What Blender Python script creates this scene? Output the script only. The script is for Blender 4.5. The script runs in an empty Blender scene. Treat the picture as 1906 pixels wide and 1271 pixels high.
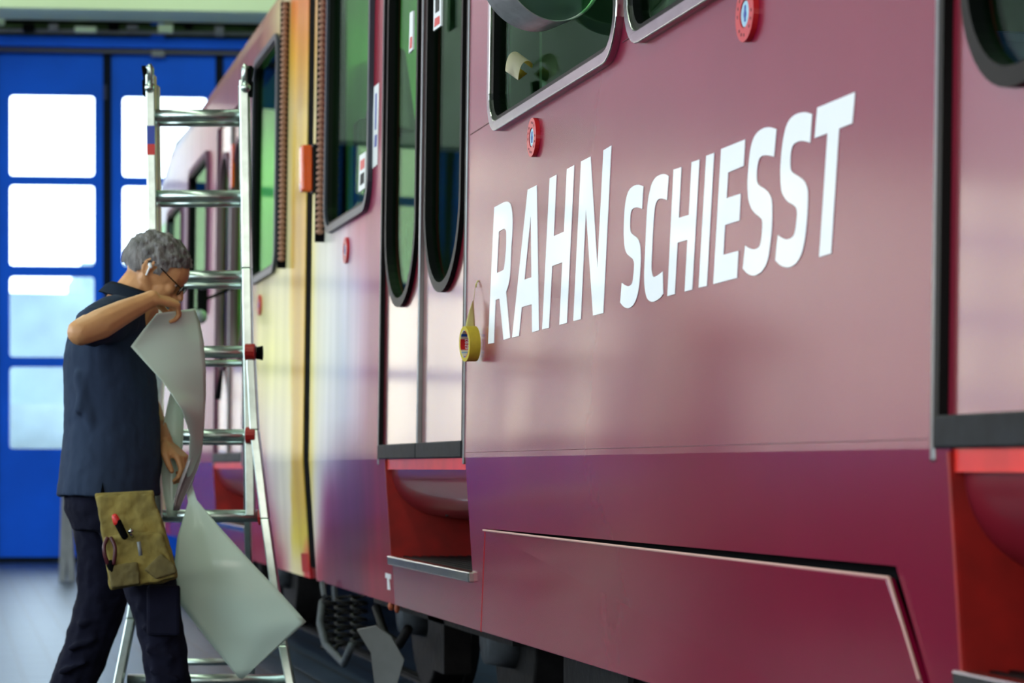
import bpy, bmesh, math, random
from mathutils import Vector, Matrix, Quaternion, noise
from mathutils.geometry import tessellate_polygon
random.seed(4)
# ------------------------------------------------------------------ camera, world, light, exposure
F = 4500.0                     # focal length in pixels of the 1906 px wide frame (an 85 mm lens)
CAMH = 0.90
TH = math.atan(1043.0 / F)     # the tram side runs 13 degrees off the optical axis
S_, C_ = math.sin(TH), math.cos(TH)
FWD = Vector((S_, C_, 0)); RGT = Vector((C_, -S_, 0))
sc = bpy.context.scene
col = sc.collection
cam_d = bpy.data.cameras.new('camera'); cam = bpy.data.objects.new('camera', cam_d); col.objects.link(cam)
cam.location = (0, 0, CAMH)
cam.rotation_euler = (math.radians(90), 0, -TH)
cam_d.sensor_width = 36.0; cam_d.sensor_fit = 'HORIZONTAL'
cam_d.lens = F / 1906 * 36.0
cam_d.shift_y = 234.5 / 1906
cam_d.clip_start = 0.05; cam_d.clip_end = 500
cam_d.dof.use_dof = True; cam_d.dof.focus_distance = 6.1; cam_d.dof.aperture_fstop = 4.6
sc.camera = cam
sc.view_settings.view_transform = 'Standard'
sc.view_settings.look = 'None'
sc.view_settings.gamma = 1.0
sc.view_settings.use_curve_mapping = False
sc.view_settings.exposure = 0.0
sc.cycles.use_denoising = True
sc.cycles.max_bounces = 8
sc.cycles.transparent_max_bounces = 12
sc.cycles.sample_clamp_indirect = 6.0
w = bpy.data.worlds.new('World'); sc.world = w; w.use_nodes = True
bg = w.node_tree.nodes['Background']
bg.inputs[0].default_value = (0.74, 0.89, 1.0, 1); bg.inputs[1].default_value = 6.2

def area(name, loc, rot, sx, sy, power, color):
    l = bpy.data.lights.new(name, 'AREA'); l.shape = 'RECTANGLE'; l.size = sx; l.size_y = sy
    l.energy = power; l.color = color
    o = bpy.data.objects.new(name, l); col.objects.link(o); o.location = loc; o.rotation_euler = rot
    return o
R = math.radians
area('ceiling_light_strip', (-.6, 11.5, 5.8), (0, 0, 0), 0.5, 21, 320, (0.84, 1.0, 0.78))
area('ceiling_light_strip', (-5.6, 9, 5.75), (0, 0, 0), 0.5, 20, 200, (0.92, 1.0, 0.86))
area('ceiling_light_strip', (5.0, 10, 5.2), (0, R(25), 0), 0.4, 18, 110, (0.55, 1.0, 0.5))  # added green strip over the far side, greens what the tram windows show
area('side_window_daylight', (-8.8, 6.5, 3.0), (0, R(-90), 0), 3.2, 15, 260, (0.80, 0.90, 1.0))
area('cabin_green_fill', (2.5, 9.0, 3.03), (0, 0, 0), .3, 1.0, 34, (.7, 1, .55))  # added fill inside the near car, makes its window look green
area('cabin_green_fill', (2.5, 13.2, 3.03), (0, 0, 0), .3, 2.4, 80, (.65, 1, .5))  # added fill inside the far car, makes its windows look green
area('beam_fill', (1.0, 19.4, 5.85), (R(86), 0, 0), 4, .3, 60, (.85, 1, .72))  # added fill out of view, only brightens the green beam
area('rear_fill', (-3.0, -6.6, 2.8), (R(90), 0, 0), 6.0, 3.4, 230, (1.0, 0.93, 0.88))  # unseen fill from behind the camera; the back wall has no gate

# ------------------------------------------------------------------ mapping helpers
def at(px, py, d):             # point seen at a pixel of the photo at depth d metres
    return FWD * d + RGT * ((px - 953) / F * d) + Vector((0, 0, CAMH - (py - 870) * d / F))
Z0 = 0.93                      # door sill height: the body is widest here
def wall_x(z):
    if z < Z0: return 1.51 + .065 * (Z0 - z)
    return 1.51 + .014 * (z - Z0)
def side(px, py):              # photo pixel -> (Y, Z) on the side of the tram
    a = (px - 953) / F; z = 1.0
    for _ in range(6):
        X = wall_x(z); Y = X * (C_ - a * S_) / (a * C_ + S_)
        z = CAMH - (py - 870) * (Y * C_ + X * S_) / F
    return (Y, z)
def sy(px, z=1.2):
    a = (px - 953) / F; X = wall_x(z)
    return X * (C_ - a * S_) / (a * C_ + S_)
def topix(p):
    d = p.dot(FWD); return 953 + F * p.dot(RGT) / d, 870 - F * (p.z - CAMH) / d

# ------------------------------------------------------------------ materials
def lin(c):
    c = c / 255.0
    return c / 12.92 if c <= .04045 else ((c + .055) / 1.055) ** 2.4
def rgb(r, g, b): return (lin(r), lin(g), lin(b), 1)
M = {}
def mat(name, c, rough=.5, metal=0., coat=0., bump=0., bscale=60., var=0., vscale=8., spec=None, stretch=None, trans=0., sheen=0., croug=.06):
    m = bpy.data.materials.new(name); m.use_nodes = True; M[name] = m
    nt = m.node_tree; b = nt.nodes['Principled BSDF']
    b.inputs['Base Color'].default_value = c; b.inputs['Roughness'].default_value = rough
    b.inputs['Metallic'].default_value = metal; b.inputs['Coat Weight'].default_value = coat
    b.inputs['Coat Roughness'].default_value = croug; b.inputs['Coat IOR'].default_value = 1.6 if coat >= .9 else 1.5
    b.inputs['Sheen Weight'].default_value = sheen
    if spec is not None: b.inputs['Specular IOR Level'].default_value = spec
    if trans: b.inputs['Transmission Weight'].default_value = trans
    tc = nt.nodes.new('ShaderNodeTexCoord'); mp = nt.nodes.new('ShaderNodeMapping')
    nt.links.new(tc.outputs['Object'], mp.inputs[0])
    if stretch: mp.inputs['Scale'].default_value = stretch
    if var:
        n = nt.nodes.new('ShaderNodeTexNoise'); n.inputs['Scale'].default_value = vscale; n.inputs['Detail'].default_value = 4
        nt.links.new(mp.outputs[0], n.inputs['Vector'])
        r = nt.nodes.new('ShaderNodeMapRange'); r.inputs[1].default_value = .3; r.inputs[2].default_value = .7
        r.inputs[3].default_value = 1 - var; r.inputs[4].default_value = 1 + var
        nt.links.new(n.outputs[0], r.inputs[0])
        mx = nt.nodes.new('ShaderNodeMix'); mx.data_type = 'RGBA'; mx.blend_type = 'MULTIPLY'; mx.inputs[0].default_value = 1
        mx.inputs[6].default_value = c; nt.links.new(r.outputs[0], mx.inputs[7]); nt.links.new(mx.outputs[2], b.inputs['Base Color'])
    if bump:
        n2 = nt.nodes.new('ShaderNodeTexNoise'); n2.inputs['Scale'].default_value = bscale; n2.inputs['Detail'].default_value = 3
        nt.links.new(mp.outputs[0], n2.inputs['Vector'])
        bp = nt.nodes.new('ShaderNodeBump'); bp.inputs['Strength'].default_value = bump; bp.inputs['Distance'].default_value = .01
        nt.links.new(n2.outputs[0], bp.inputs['Height']); nt.links.new(bp.outputs[0], b.inputs['Normal'])
    return m
def glass(name, tint, ior=1.5, rough=.02, minf=0.0):
    m = bpy.data.materials.new(name); m.use_nodes = True; M[name] = m
    nt = m.node_tree; nt.nodes.clear()
    out = nt.nodes.new('ShaderNodeOutputMaterial'); mx = nt.nodes.new('ShaderNodeMixShader')
    t = nt.nodes.new('ShaderNodeBsdfTransparent'); t.inputs[0].default_value = tint
    g = nt.nodes.new('ShaderNodeBsdfGlossy'); g.inputs['Roughness'].default_value = rough; g.inputs[0].default_value = (.55, .85, .66, 1) if name == 'tram_glass' else (1, 1, 1, 1)
    lw = nt.nodes.new('ShaderNodeLayerWeight'); lw.inputs[0].default_value = .5      # Schlick curve, the same on both faces of the pane
    pw = nt.nodes.new('ShaderNodeMath'); pw.operation = 'POWER'; pw.inputs[1].default_value = 5
    fr = nt.nodes.new('ShaderNodeMath'); fr.operation = 'MULTIPLY_ADD'; fr.inputs[1].default_value = ior; fr.inputs[2].default_value = .03
    nt.links.new(lw.outputs['Facing'], pw.inputs[0]); nt.links.new(pw.outputs[0], fr.inputs[0])
    nt.links.new(fr.outputs[0], mx.inputs[0]); nt.links.new(t.outputs[0], mx.inputs[1]); nt.links.new(g.outputs[0], mx.inputs[2])
    nt.links.new(mx.outputs[0], out.inputs[0]); return m
def attr_mat(name, rough=.3, coat=.0, bump=0., streak=0.):
    m = mat(name, (1, 1, 1, 1), rough, coat=coat, bump=bump, bscale=20, croug=.13, spec=.1)
    nt = m.node_tree; a = nt.nodes.new('ShaderNodeAttribute'); a.attribute_name = 'Col'
    src = a.outputs['Color']
    if streak:
        tc = nt.nodes.new('ShaderNodeTexCoord'); mp = nt.nodes.new('ShaderNodeMapping'); mp.inputs['Scale'].default_value = (1, 1.6, .12)
        n = nt.nodes.new('ShaderNodeTexNoise'); n.inputs['Scale'].default_value = 3.2; n.inputs['Detail'].default_value = 5
        r = nt.nodes.new('ShaderNodeMapRange'); r.inputs[1].default_value = .3; r.inputs[2].default_value = .7
        r.inputs[3].default_value = 1 - streak; r.inputs[4].default_value = 1 + streak * .5
        mx = nt.nodes.new('ShaderNodeMix'); mx.data_type = 'RGBA'; mx.blend_type = 'MULTIPLY'; mx.inputs[0].default_value = 1
        nt.links.new(tc.outputs['Object'], mp.inputs[0]); nt.links.new(mp.outputs[0], n.inputs['Vector'])
        nt.links.new(n.outputs[0], r.inputs[0]); nt.links.new(src, mx.inputs[6]); nt.links.new(r.outputs[0], mx.inputs[7]); src = mx.outputs[2]
    nt.links.new(src, nt.nodes['Principled BSDF'].inputs['Base Color']); return m

mat('crimson', rgb(122, 8, 46), .5, coat=1., croug=.20, spec=.04, bump=.02, bscale=2.5, var=.05, vscale=3)
mat('crimson_door', rgb(122, 18, 42), .28, coat=1., croug=.10, bump=.012, bscale=3)
attr_mat('wrap_art', .5, coat=.3, bump=.02, streak=.22)
mat('red_step_shaded', rgb(150, 18, 12), .5, var=.3, vscale=9)  # darker than the sill red: the shade inside the well is in the colour
mat('red_sill', rgb(226, 34, 16), .45, coat=.2, var=.12, vscale=9)
mat('belly', rgb(118, 18, 36), .34, coat=.3)
mat('letter_white', rgb(236, 240, 246), .32, coat=.3)
mat('sticker_white', rgb(232, 234, 238), .4)
mat('sticker_blue', rgb(30, 60, 160), .4)
mat('sticker_red', rgb(205, 40, 35), .4)
mat('aluminium', rgb(190, 192, 190), .2, metal=1., bump=.05, bscale=35, var=.08, vscale=20)
mat('satin_rim', rgb(226, 228, 232), .42, metal=.9, var=.1, vscale=30)
mat('dull_metal', rgb(120, 122, 124), .35, metal=1., var=.1, vscale=20)
mat('ladder_metal', rgb(196, 210, 202), .30, metal=.95, var=.12, vscale=25)
mat('rubber', rgb(10, 12, 13), .45, spec=.12)
mat('far_seal', rgb(96, 66, 84), .6, spec=.2)
mat('dull_rubber', rgb(48, 54, 66), .4, spec=.4)
mat('rubber_worn', rgb(26, 28, 32), .6, spec=.2, var=.5, vscale=22)
mat('black', rgb(8, 8, 10), .8, spec=.05)
mat('dark_metal', rgb(22, 20, 20), .7, metal=.0, spec=.2, var=.5, vscale=12, bump=.3, bscale=30)
mat('grey_plate', rgb(120, 124, 128), .5, var=.15)
mat('underlit_grey', rgb(74, 78, 82), .7, var=.3, vscale=15, spec=.2)  # darker plate grey for the running gear, its dim light put into the colour
mat('blue_paint', rgb(0, 84, 214), .6, spec=.15, var=.12, vscale=1.5)
mat('post_dark', rgb(4, 14, 30), .7, spec=.1)
mat('blue_dark', rgb(4, 22, 60), .5)
glass('pane', (.93, .97, 1, 1), .6, .15)
glass('tram_glass', (.72, .92, .74, 1), .2, .015)
mat('floor_tile', rgb(104, 112, 122), .34, spec=.12)
mat('green_beam', rgb(222, 244, 206), .6)
mat('green_wall', rgb(74, 118, 62), .7, var=.5, vscale=.9)
mat('reflection_panel_pale', rgb(240, 206, 230), .7, var=.3, vscale=1.1, stretch=(1.5, 1, .35))
mat('dark_green', rgb(58, 84, 44), .8, var=.5, vscale=5)
mat('plaster', rgb(196, 190, 180), .85)
mat('plaster_warm', rgb(206, 186, 160), .85)
mat('ceiling_paint', rgb(92, 104, 88), .85)
mat('concrete', rgb(170, 170, 165), .9, var=.1)
mat('facade', rgb(248, 214, 180), .9, var=.08, vscale=.3)
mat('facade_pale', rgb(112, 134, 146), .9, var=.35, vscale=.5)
mat('foliage', rgb(196, 222, 226), .9, var=.3, vscale=1)
mat('cabin', rgb(70, 78, 76), .7)
mat('partition_green', rgb(112, 166, 96), .6, var=.35, vscale=2.2, stretch=(3, 3, .3))
mat('cabin_dark', rgb(24, 26, 27), .7)
mat('seat_blue', rgb(22, 44, 140), .7)
mat('pole_yellow', rgb(196, 190, 60), .4)
mat('orange_lens', rgb(240, 92, 10), .18, coat=.6, bump=.5, bscale=60, trans=.25)
mat('button_red', rgb(196, 30, 34), .35, coat=.3)
mat('button_centre', rgb(150, 200, 222), .3, coat=.4)
mat('bead', rgb(150, 108, 88), .5)
mat('bead_yellow', rgb(150, 128, 62), .5)
mat('tape_yellow', rgb(186, 166, 44), .6, var=.08, vscale=60)
mat('tape_back', rgb(206, 200, 130), .7)
mat('curl_white', rgb(214, 206, 178), .6)
attr_mat('tape_core', .6)
mat('skin', rgb(204, 148, 100), .48, var=.08, vscale=14, bump=.08, bscale=90)
mat('hair', rgb(112, 108, 108), .75, var=.5, vscale=45, bump=.9, bscale=110, stretch=(1, 1, .35))
mat('eye', rgb(230, 226, 220), .2)
mat('iris', rgb(52, 60, 66), .2)
mat('lens', rgb(60, 62, 64), .1, trans=.8)
mat('shirt', rgb(42, 54, 76), .9, var=.10, vscale=9, bump=.5, bscale=14, stretch=(1, 1, .45), spec=.2)
mat('trousers', rgb(16, 17, 34), .9, var=.12, vscale=12, bump=.6, bscale=16, stretch=(1, 1, 1.6), spec=.15)
mat('khaki', rgb(132, 116, 56), .85, var=.35, vscale=14, bump=.6, bscale=30)
mat('khaki_dark', rgb(96, 84, 44), .85, var=.3, vscale=14, bump=.6, bscale=30)
mat('shoe', rgb(28, 28, 30), .6)
mat('film', rgb(218, 242, 228), .34, coat=.3, bump=.03, bscale=6)
mat('film_back', rgb(160, 150, 150), .25, coat=.5)
mat('red_plastic', rgb(170, 26, 22), .4)
mat('maroon', rgb(70, 14, 26), .4)
mat('orange_rust', rgb(170, 84, 50), .6)
mat('glass_dish', rgb(70, 96, 84), .18, coat=.5)
# floor: tile joints + gloss variation
nt = M['floor_tile'].node_tree; b = nt.nodes['Principled BSDF']
tc = nt.nodes.new('ShaderNodeTexCoord'); br = nt.nodes.new('ShaderNodeTexBrick')
br.offset = 0; br.inputs['Scale'].default_value = 1; br.inputs['Brick Width'].default_value = .15; br.inputs['Row Height'].default_value = .15
br.inputs['Mortar Size'].default_value = .014
br.inputs['Color1'].default_value = rgb(56, 68, 86); br.inputs['Color2'].default_value = rgb(46, 58, 76); br.inputs['Mortar'].default_value = rgb(46, 50, 58)
nt.links.new(tc.outputs['Object'], br.inputs['Vector']); nt.links.new(br.outputs['Color'], b.inputs['Base Color'])
bp = nt.nodes.new('ShaderNodeBump'); bp.inputs['Strength'].default_value = .4; bp.inputs['Distance'].default_value = .004; bp.invert = True
nt.links.new(br.outputs['Fac'], bp.inputs['Height']); nt.links.new(bp.outputs[0], b.inputs['Normal'])

# ------------------------------------------------------------------ object helpers
def link(name, me, m=None, parent=None, smooth=False):
    o = bpy.data.objects.new(name, me); col.objects.link(o)
    if m and not me.materials: me.materials.append(M[m])
    if parent: o.parent = parent; o.matrix_parent_inverse = parent.matrix_basis.inverted()
    if smooth:
        for p in me.polygons: p.use_smooth = True
    return o
def obj(name, bm, m, parent=None, smooth=False):
    me = bpy.data.meshes.new(name); bm.to_mesh(me); bm.free()
    return link(name, me, m, parent, smooth)
def empty(name, loc, label=None, cat=None, group=None, kind=None):
    o = bpy.data.objects.new(name, None); col.objects.link(o); o.location = loc; o.empty_display_size = .1
    return tag(o, label, cat, group, kind)
def tag(o, label=None, cat=None, group=None, kind=None):
    if label: o['label'] = label
    if cat: o['category'] = cat
    if group: o['group'] = group
    if kind: o['kind'] = kind
    return o
def B(): return bmesh.new()
def box(bm, x0, x1, y0, y1, z0, z1, mtx=None):
    vs = [bm.verts.new((x, y, z)) for x in (x0, x1) for y in (y0, y1) for z in (z0, z1)]
    for f in ((0, 1, 3, 2), (4, 6, 7, 5), (0, 4, 5, 1), (2, 3, 7, 6), (0, 2, 6, 4), (1, 5, 7, 3)): bm.faces.new([vs[i] for i in f])
    if mtx:
        for v in vs: v.co = mtx @ v.co
    return vs
def frame_of(d):
    d = d.normalized(); u = d.cross(Vector((0, 0, 1)))
    if u.length < .05: u = d.cross(Vector((0, 1, 0)))
    u.normalize(); return u, u.cross(d).normalized()
def tube(bm, pts, r, n=10, cap=True, sq=None):
    pts = [Vector(p) for p in pts]; rr = r if isinstance(r, (list, tuple)) else [r] * len(pts)
    rings = []; u = None
    for i, p in enumerate(pts):
        d = (pts[min(i + 1, len(pts) - 1)] - pts[max(i - 1, 0)]).normalized()
        if u is None: u, v = frame_of(d)
        else: u = (u - d * u.dot(d)).normalized(); v = d.cross(u) * -1
        sx, sz = sq if sq else (1, 1)
        rings.append([bm.verts.new(p + (u * math.cos(2 * math.pi * k / n) * sx + v * math.sin(2 * math.pi * k / n) * sz) * rr[i]) for k in range(n)])
    for a, b_ in zip(rings, rings[1:]):
        for k in range(n): bm.faces.new((a[k], a[(k + 1) % n], b_[(k + 1) % n], b_[k]))
    if cap: bm.faces.new(rings[0][::-1]); bm.faces.new(rings[-1])
    return rings
def bar(bm, a, b, wx, wy):     # rectangular bar between two points, wx along camera right, wy along view
    a, b = Vector(a), Vector(b)
    vs = []
    for p in (a, b):
        for sx, sy_ in ((-1, -1), (1, -1), (1, 1), (-1, 1)): vs.append(bm.verts.new(p + RGT * sx * wx / 2 + FWD * sy_ * wy / 2))
    for f in ((0, 1, 2, 3), (7, 6, 5, 4), (0, 4, 5, 1), (1, 5, 6, 2), (2, 6, 7, 3), (3, 7, 4, 0)): bm.faces.new([vs[i] for i in f])
def ball(bm, c, rx, ry, rz, rot=None, seg=20):
    mt = Matrix.Translation(c) @ (rot.to_4x4() if rot else Matrix()) @ Matrix.Diagonal((rx, ry, rz, 1))
    return bmesh.ops.create_uvsphere(bm, u_segments=seg, v_segments=max(8, seg * 2 // 3), radius=1, matrix=mt)['verts']
def bevel(o, wd, seg=2):
    m = o.modifiers.new('bevel', 'BEVEL'); m.width = wd; m.segments = seg; m.limit_method = 'ANGLE'; return o
def rrect(y0, y1, z0, z1, r, n=7, rt=None):
    rt = r if rt is None else rt; pts = []
    for cy, cz, a0, q in ((y0 + r, z0 + r, 180, r), (y1 - r, z0 + r, 270, r), (y1 - rt, z1 - rt, 0, rt), (y0 + rt, z1 - rt, 90, rt)):
        for k in range(n + 1):
            a = math.radians(a0 + 90 * k / n); pts.append((cy + q * math.cos(a), cz + q * math.sin(a)))
    return pts
def prism(bm, poly, x0, x1, xf=wall_x, sides=True, holes=()):
    """flat polygon in (Y,Z) on the tram side, from x0 to x1 metres outward (negative = into the body)"""
    loops = [list(poly)] + [list(h) for h in holes]
    tris = tessellate_polygon([[Vector((p[0], p[1], 0)) for p in l] for l in loops])
    flat = [p for l in loops for p in l]
    A = [bm.verts.new((xf(p[1]) - x1, p[0], p[1])) for p in flat]
    for t in tris:
        try: bm.faces.new([A[i] for i in t])
        except ValueError: pass
    if sides:
        Bv = [bm.verts.new((xf(p[1]) - x0, p[0], p[1])) for p in flat]
        for t in tris:
            try: bm.faces.new([Bv[i] for i in t[::-1]])
            except ValueError: pass
        k = 0
        for l in loops:
            n = len(l)
            for i in range(n):
                j = (i + 1) % n; bm.faces.new((A[k + i], A[k + j], Bv[k + j], Bv[k + i]))
            k += n
    bmesh.ops.recalc_face_normals(bm, faces=bm.faces)
def sheet_obj(name, poly, x0, x1, m, parent, holes=()):
    bm = B(); prism(bm, poly, x0, x1, holes=holes); return obj(name, bm, m, parent)
def spline(pts, closed=True, n=4, corner=()):
    out = []; N = len(pts)
    for i in range(N if closed else N - 1):
        p1, p2 = pts[i], pts[(i + 1) % N]
        p0 = pts[i - 1] if (closed or i > 0) else p1; p3 = pts[(i + 2) % N] if (closed or i + 2 < N) else p2
        if i in corner: p0 = p1
        if (i + 1) % N in corner: p3 = p2
        if i in corner and (i + 1) % N in corner: out.append(p1); continue
        for k in range(n):
            t = k / n
            out.append(tuple(.5 * ((2 * b_) + (-a + c) * t + (2 * a - 5 * b_ + 4 * c - d) * t * t + (-a + 3 * b_ - 3 * c + d) * t ** 3) for a, b_, c, d in zip(p0, p1, p2, p3)))
    return out

# ------------------------------------------------------------------ the hall
def struct(name, bm, m, parent=None):
    o = obj(name, bm, m, parent); o['kind'] = 'structure'
    return o
GD = 23.0
G0 = at(100, 870, GD); G0.z = 0
GA = R(-7.7)
GU = Vector((math.cos(GA), math.sin(GA), 0)); GN = Vector((-GU.y, GU.x, 0))   # along the gates, away from us
def gz(y): return CAMH + (870 - y) * GD / F
GM = Matrix(((GU.x, GN.x, 0, G0.x), (GU.y, GN.y, 0, G0.y), (0, 0, 1, 0), (0, 0, 0, 1)))   # local (u, n, z)
bm = B()
PX0, PX1, PY0, PY1 = -8.7, .12, -1.0, 19.5          # added unseen dark pit for the tram skirt to reflect
box(bm, -9, PX0, -8, 27, -.2, 0); box(bm, PX1, 7, -8, 27, -.2, 0); box(bm, PX0, PX1, -8, PY0, -.2, 0); box(bm, PX0, PX1, PY1, 27, -.2, 0)
o = struct('floor', bm, 'floor_tile')
bm = B(); box(bm, PX0 - .1, PX1 + .1, PY0 - .1, PY1 + .1, -1.5, -1.4)
for a in ((PX0 - .1, PX0, PY0, PY1), (PX1, PX1 + .1, PY0, PY1), (PX0, PX1, PY0 - .1, PY0), (PX0, PX1, PY1, PY1 + .1)): box(bm, *a, -1.4, -.2)
struct('skirt_reflection_pit', bm, 'black')
bm = B(); box(bm, -9, 7, -8, 27, 6.1, 6.3); struct('ceiling', bm, 'ceiling_paint')
bm = B()
box(bm, -9.2, -9, -8, 27, 0, 1.4); box(bm, -9.2, -9, -8, 27, 4.8, 6.1)
for yy in [-8 + 3.5 * k for k in range(11)]: box(bm, -9.2, -9, yy - .25, yy + .25, 1.4, 4.8)
struct('wall_left', bm, 'plaster')
bm = B(); box(bm, 6.8, 7, -8, 27, 0, 6.1); struct('wall_right', bm, 'green_wall')
bm = B(); box(bm, -9, 7, -8.2, -8, 0, 6.1); struct('wall_back', bm, 'plaster_warm')
bm = B(); box(bm, -11, 6.0, .0, .3, gz(92), 6.1, GM); struct('wall_front', bm, 'dark_green')
bm = B(); box(bm, -9, .22, 19.8, 20.1, 3.65, 6.1); struct('reflection_panel', bm, 'reflection_panel_pale')  # added pale panel out of view, there to be reflected in the tram side
# gate header, beam, pipes
bm = B(); box(bm, -11, 6.0, -.18, 0, gz(92), gz(74), GM); struct('trim_1', bm, 'blue_paint')
bm = B(); box(bm, -11, 6.0, -.12, 0, gz(101), gz(92), GM); struct('trim_2', bm, 'blue_dark')
bm = B(); box(bm, -11, 6.0, -.06, .25, -.01, .05, GM); struct('trim_6', bm, 'post_dark')
bm = B(); box(bm, .93, 1.05, -.2, -.02, gz(80), gz(45), GM); struct('trim_3', bm, 'blue_paint')
bm = B(); box(bm, -11, 6.0, -.9, -.3, 5.10, 5.34, GM); struct('trim_4', bm, 'green_beam')
rp = empty('ceiling_pipe_run', GM @ Vector((0, -.25, gz(60))), 'dark run of pipes and cables above the blue gates', 'pipes')
rnd = random.Random(2)
for k in range(5):
    bm = B(); z = gz(32 + 9 * k); tube(bm, [GM @ Vector((-6, -.1 - .03 * k, z)), GM @ Vector((4, -.1 - .03 * k, z + .02))], .022 + .008 * (k % 2), 8)
    obj('pipe', bm, ('dark_green', 'grey_plate', 'dark_metal')[k % 3], rp, True)
for k in range(9):
    u = -.55 + k * .26 + rnd.uniform(-.05, .05); hh = rnd.uniform(.03, .08); zz = gz(rnd.uniform(48, 70))
    bm = B(); box(bm, u, u + rnd.uniform(.06, .2), -.3, -.2, zz - hh / 2, zz + hh / 2, GM)
    obj('junction_box', bm, ('green_beam', 'black', 'grey_plate')[k % 3], rp)
bm = B(); tube(bm, [GM @ Vector((1.68, -.7, gz(10))), GM @ Vector((1.7, -.65, gz(24))), GM @ Vector((1.62, -.5, gz(36)))], .025, 8)
obj('hanging_cable', bm, 'black', rp, True)
# the folding gate leaves
ROWS = [(328, 178), (495, 345), (665, 515), (835, 683)]
PITCH = 1.061
def leaf(k):
    u0 = -.548 + k * PITCH * 1.0; u1 = u0 + PITCH - .045
    g = empty('door_%d' % (k + 12), GM @ Vector(((u0 + u1) / 2, 0, 0)), kind='structure')
    wu0, wu1 = u0 + .135, u1 - .085
    holes = [rrect(wu0, wu1, gz(a), gz(b_), .035, 3) for a, b_ in ROWS]
    bm = B(); outer = [(u0, .0), (u1, .0), (u1, gz(101)), (u0, gz(101))]
    prism(bm, outer, -.03, .03, xf=lambda z: 0, holes=holes)
    for v in bm.verts: v.co = GM @ Vector((v.co.y, v.co.x, v.co.z))
    bmesh.ops.recalc_face_normals(bm, faces=bm.faces)
    obj('gate_frame', bm, 'blue_paint', g)
    for h in holes:
        bm = B(); prism(bm, h, .004, .008, xf=lambda z: 0)
        for v in bm.verts: v.co = GM @ Vector((v.co.y, v.co.x, v.co.z))
        obj('window_pane', bm, 'pane', g)
    bm = B(); box(bm, u0 - .045, u0 + .03, -.045, -.03, 0, gz(101), GM); obj('hinge_post', bm, 'post_dark', g)
    for zz in (.5, 2.4, 4.4):
        bm = B(); tube(bm, [GM @ Vector((u0 - .02, -.045, zz)), GM @ Vector((u0 - .02, -.045, zz + .14))], .018, 8); obj('hinge', bm, 'blue_dark', g)
for k in range(-9, 4): leaf(k)
bm = B(); tube(bm, [GM @ Vector((.93, -.12, gz(101))), GM @ Vector((1.05, -.12, gz(101)))], .035, 10)
o = obj('gate_roller', bm, 'grey_plate'); tag(o, 'pale roller on the track above the blue gates', 'roller')
# outside
bm = B(); box(bm, -40, 40, 27.2, 110, -.3, -.1); struct('ground', bm, 'concrete')
bm = B(); box(bm, -32, -1.2, 40, 52, -.1, 9)
o = obj('building', bm, 'facade'); tag(o, 'warm beige building outside beyond the gate windows', 'building')
bm = B(); box(bm, -.8, 16, 62, 72, -.1, 5.3); box(bm, 3.2, 6.4, 62, 70, 5.3, 6.1); box(bm, -.5, 7.5, 58, 62, -.1, 2.4)
o = obj('building', bm, 'facade_pale'); tag(o, 'low pale blue building seen hazily through the gate panes', 'building')
# rails
for x, lb in ((1.93, 'near steel rail set in the floor under the tram'), (1.55 + 1.45, 'far steel rail set in the floor under the tram')):
    bm = B(); box(bm, x - .035, x + .035, -8, 23, .0, .012); box(bm, x - .02, x - .012, -8, 23, .012, .016)
    tag(obj('rail', bm, 'dark_metal'), lb, 'rail')

# ------------------------------------------------------------------ the tram
ZT = 3.12                                    # top of the straight side
YG0, YG1 = sy(579, 1.6), sy(567, 1.6)        # both sides of the articulation gap
YDR = (sy(866), sy(706))                     # left (far) door opening
YDN = (2.42, sy(1741))                       # right (near) door opening
YW_near = (sy(1158, 2), sy(921, 2))
YW_next = (sy(1690, 2), sy(1180, 2))
YW_far = (sy(693, 2), sy(611, 2))
ZWB, ZWT = 1.872, 3.0
near = empty('tram_car', (1.51, 4.0, 0), 'near crimson tram car carrying the white lettering, open step wells and hatch', 'tram', 'tram cars')
far_ = empty('tram_car', (1.51, 15.0, 0), 'far tram car beyond the black joint, wrapped in cream and yellow drapery artwork', 'tram', 'tram cars')
def rect(y0, y1, z0, z1): return [(y0, z0), (y1, z0), (y1, z1), (y0, z1)]
HOLE_near = rrect(YW_near[0], YW_near[1], ZWB, ZWT, .10)
HOLE_next = rrect(YW_next[0], YW_next[1], ZWB, ZWT, .10)
HOLE_far = rrect(YW_far[0], YW_far[1], ZWB + .01, ZWT, .12)
def inset(r, d, q=None):                     # rounded rectangle (y0,y1,z0,z1,rad) shrunk by d
    y0, y1, z0, z1, rad = r; return rrect(y0 + d, y1 - d, z0 + d, z1 - d, max(rad - d, .01))
sheet_obj('body_side', rect(-2, YDN[0], Z0, ZT), -.03, 0, 'crimson', near)
sheet_obj('body_side', rect(YDN[0], YDN[1], 3.02, ZT), -.03, 0, 'crimson', near)
sheet_obj('body_side', rect(YDN[1], YDR[0], Z0, ZT), -.03, 0, 'crimson', near, holes=[HOLE_near, HOLE_next])
sheet_obj('body_side', rect(YDR[0], YDR[1], 3.02, ZT), -.03, 0, 'crimson', near)

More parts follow.
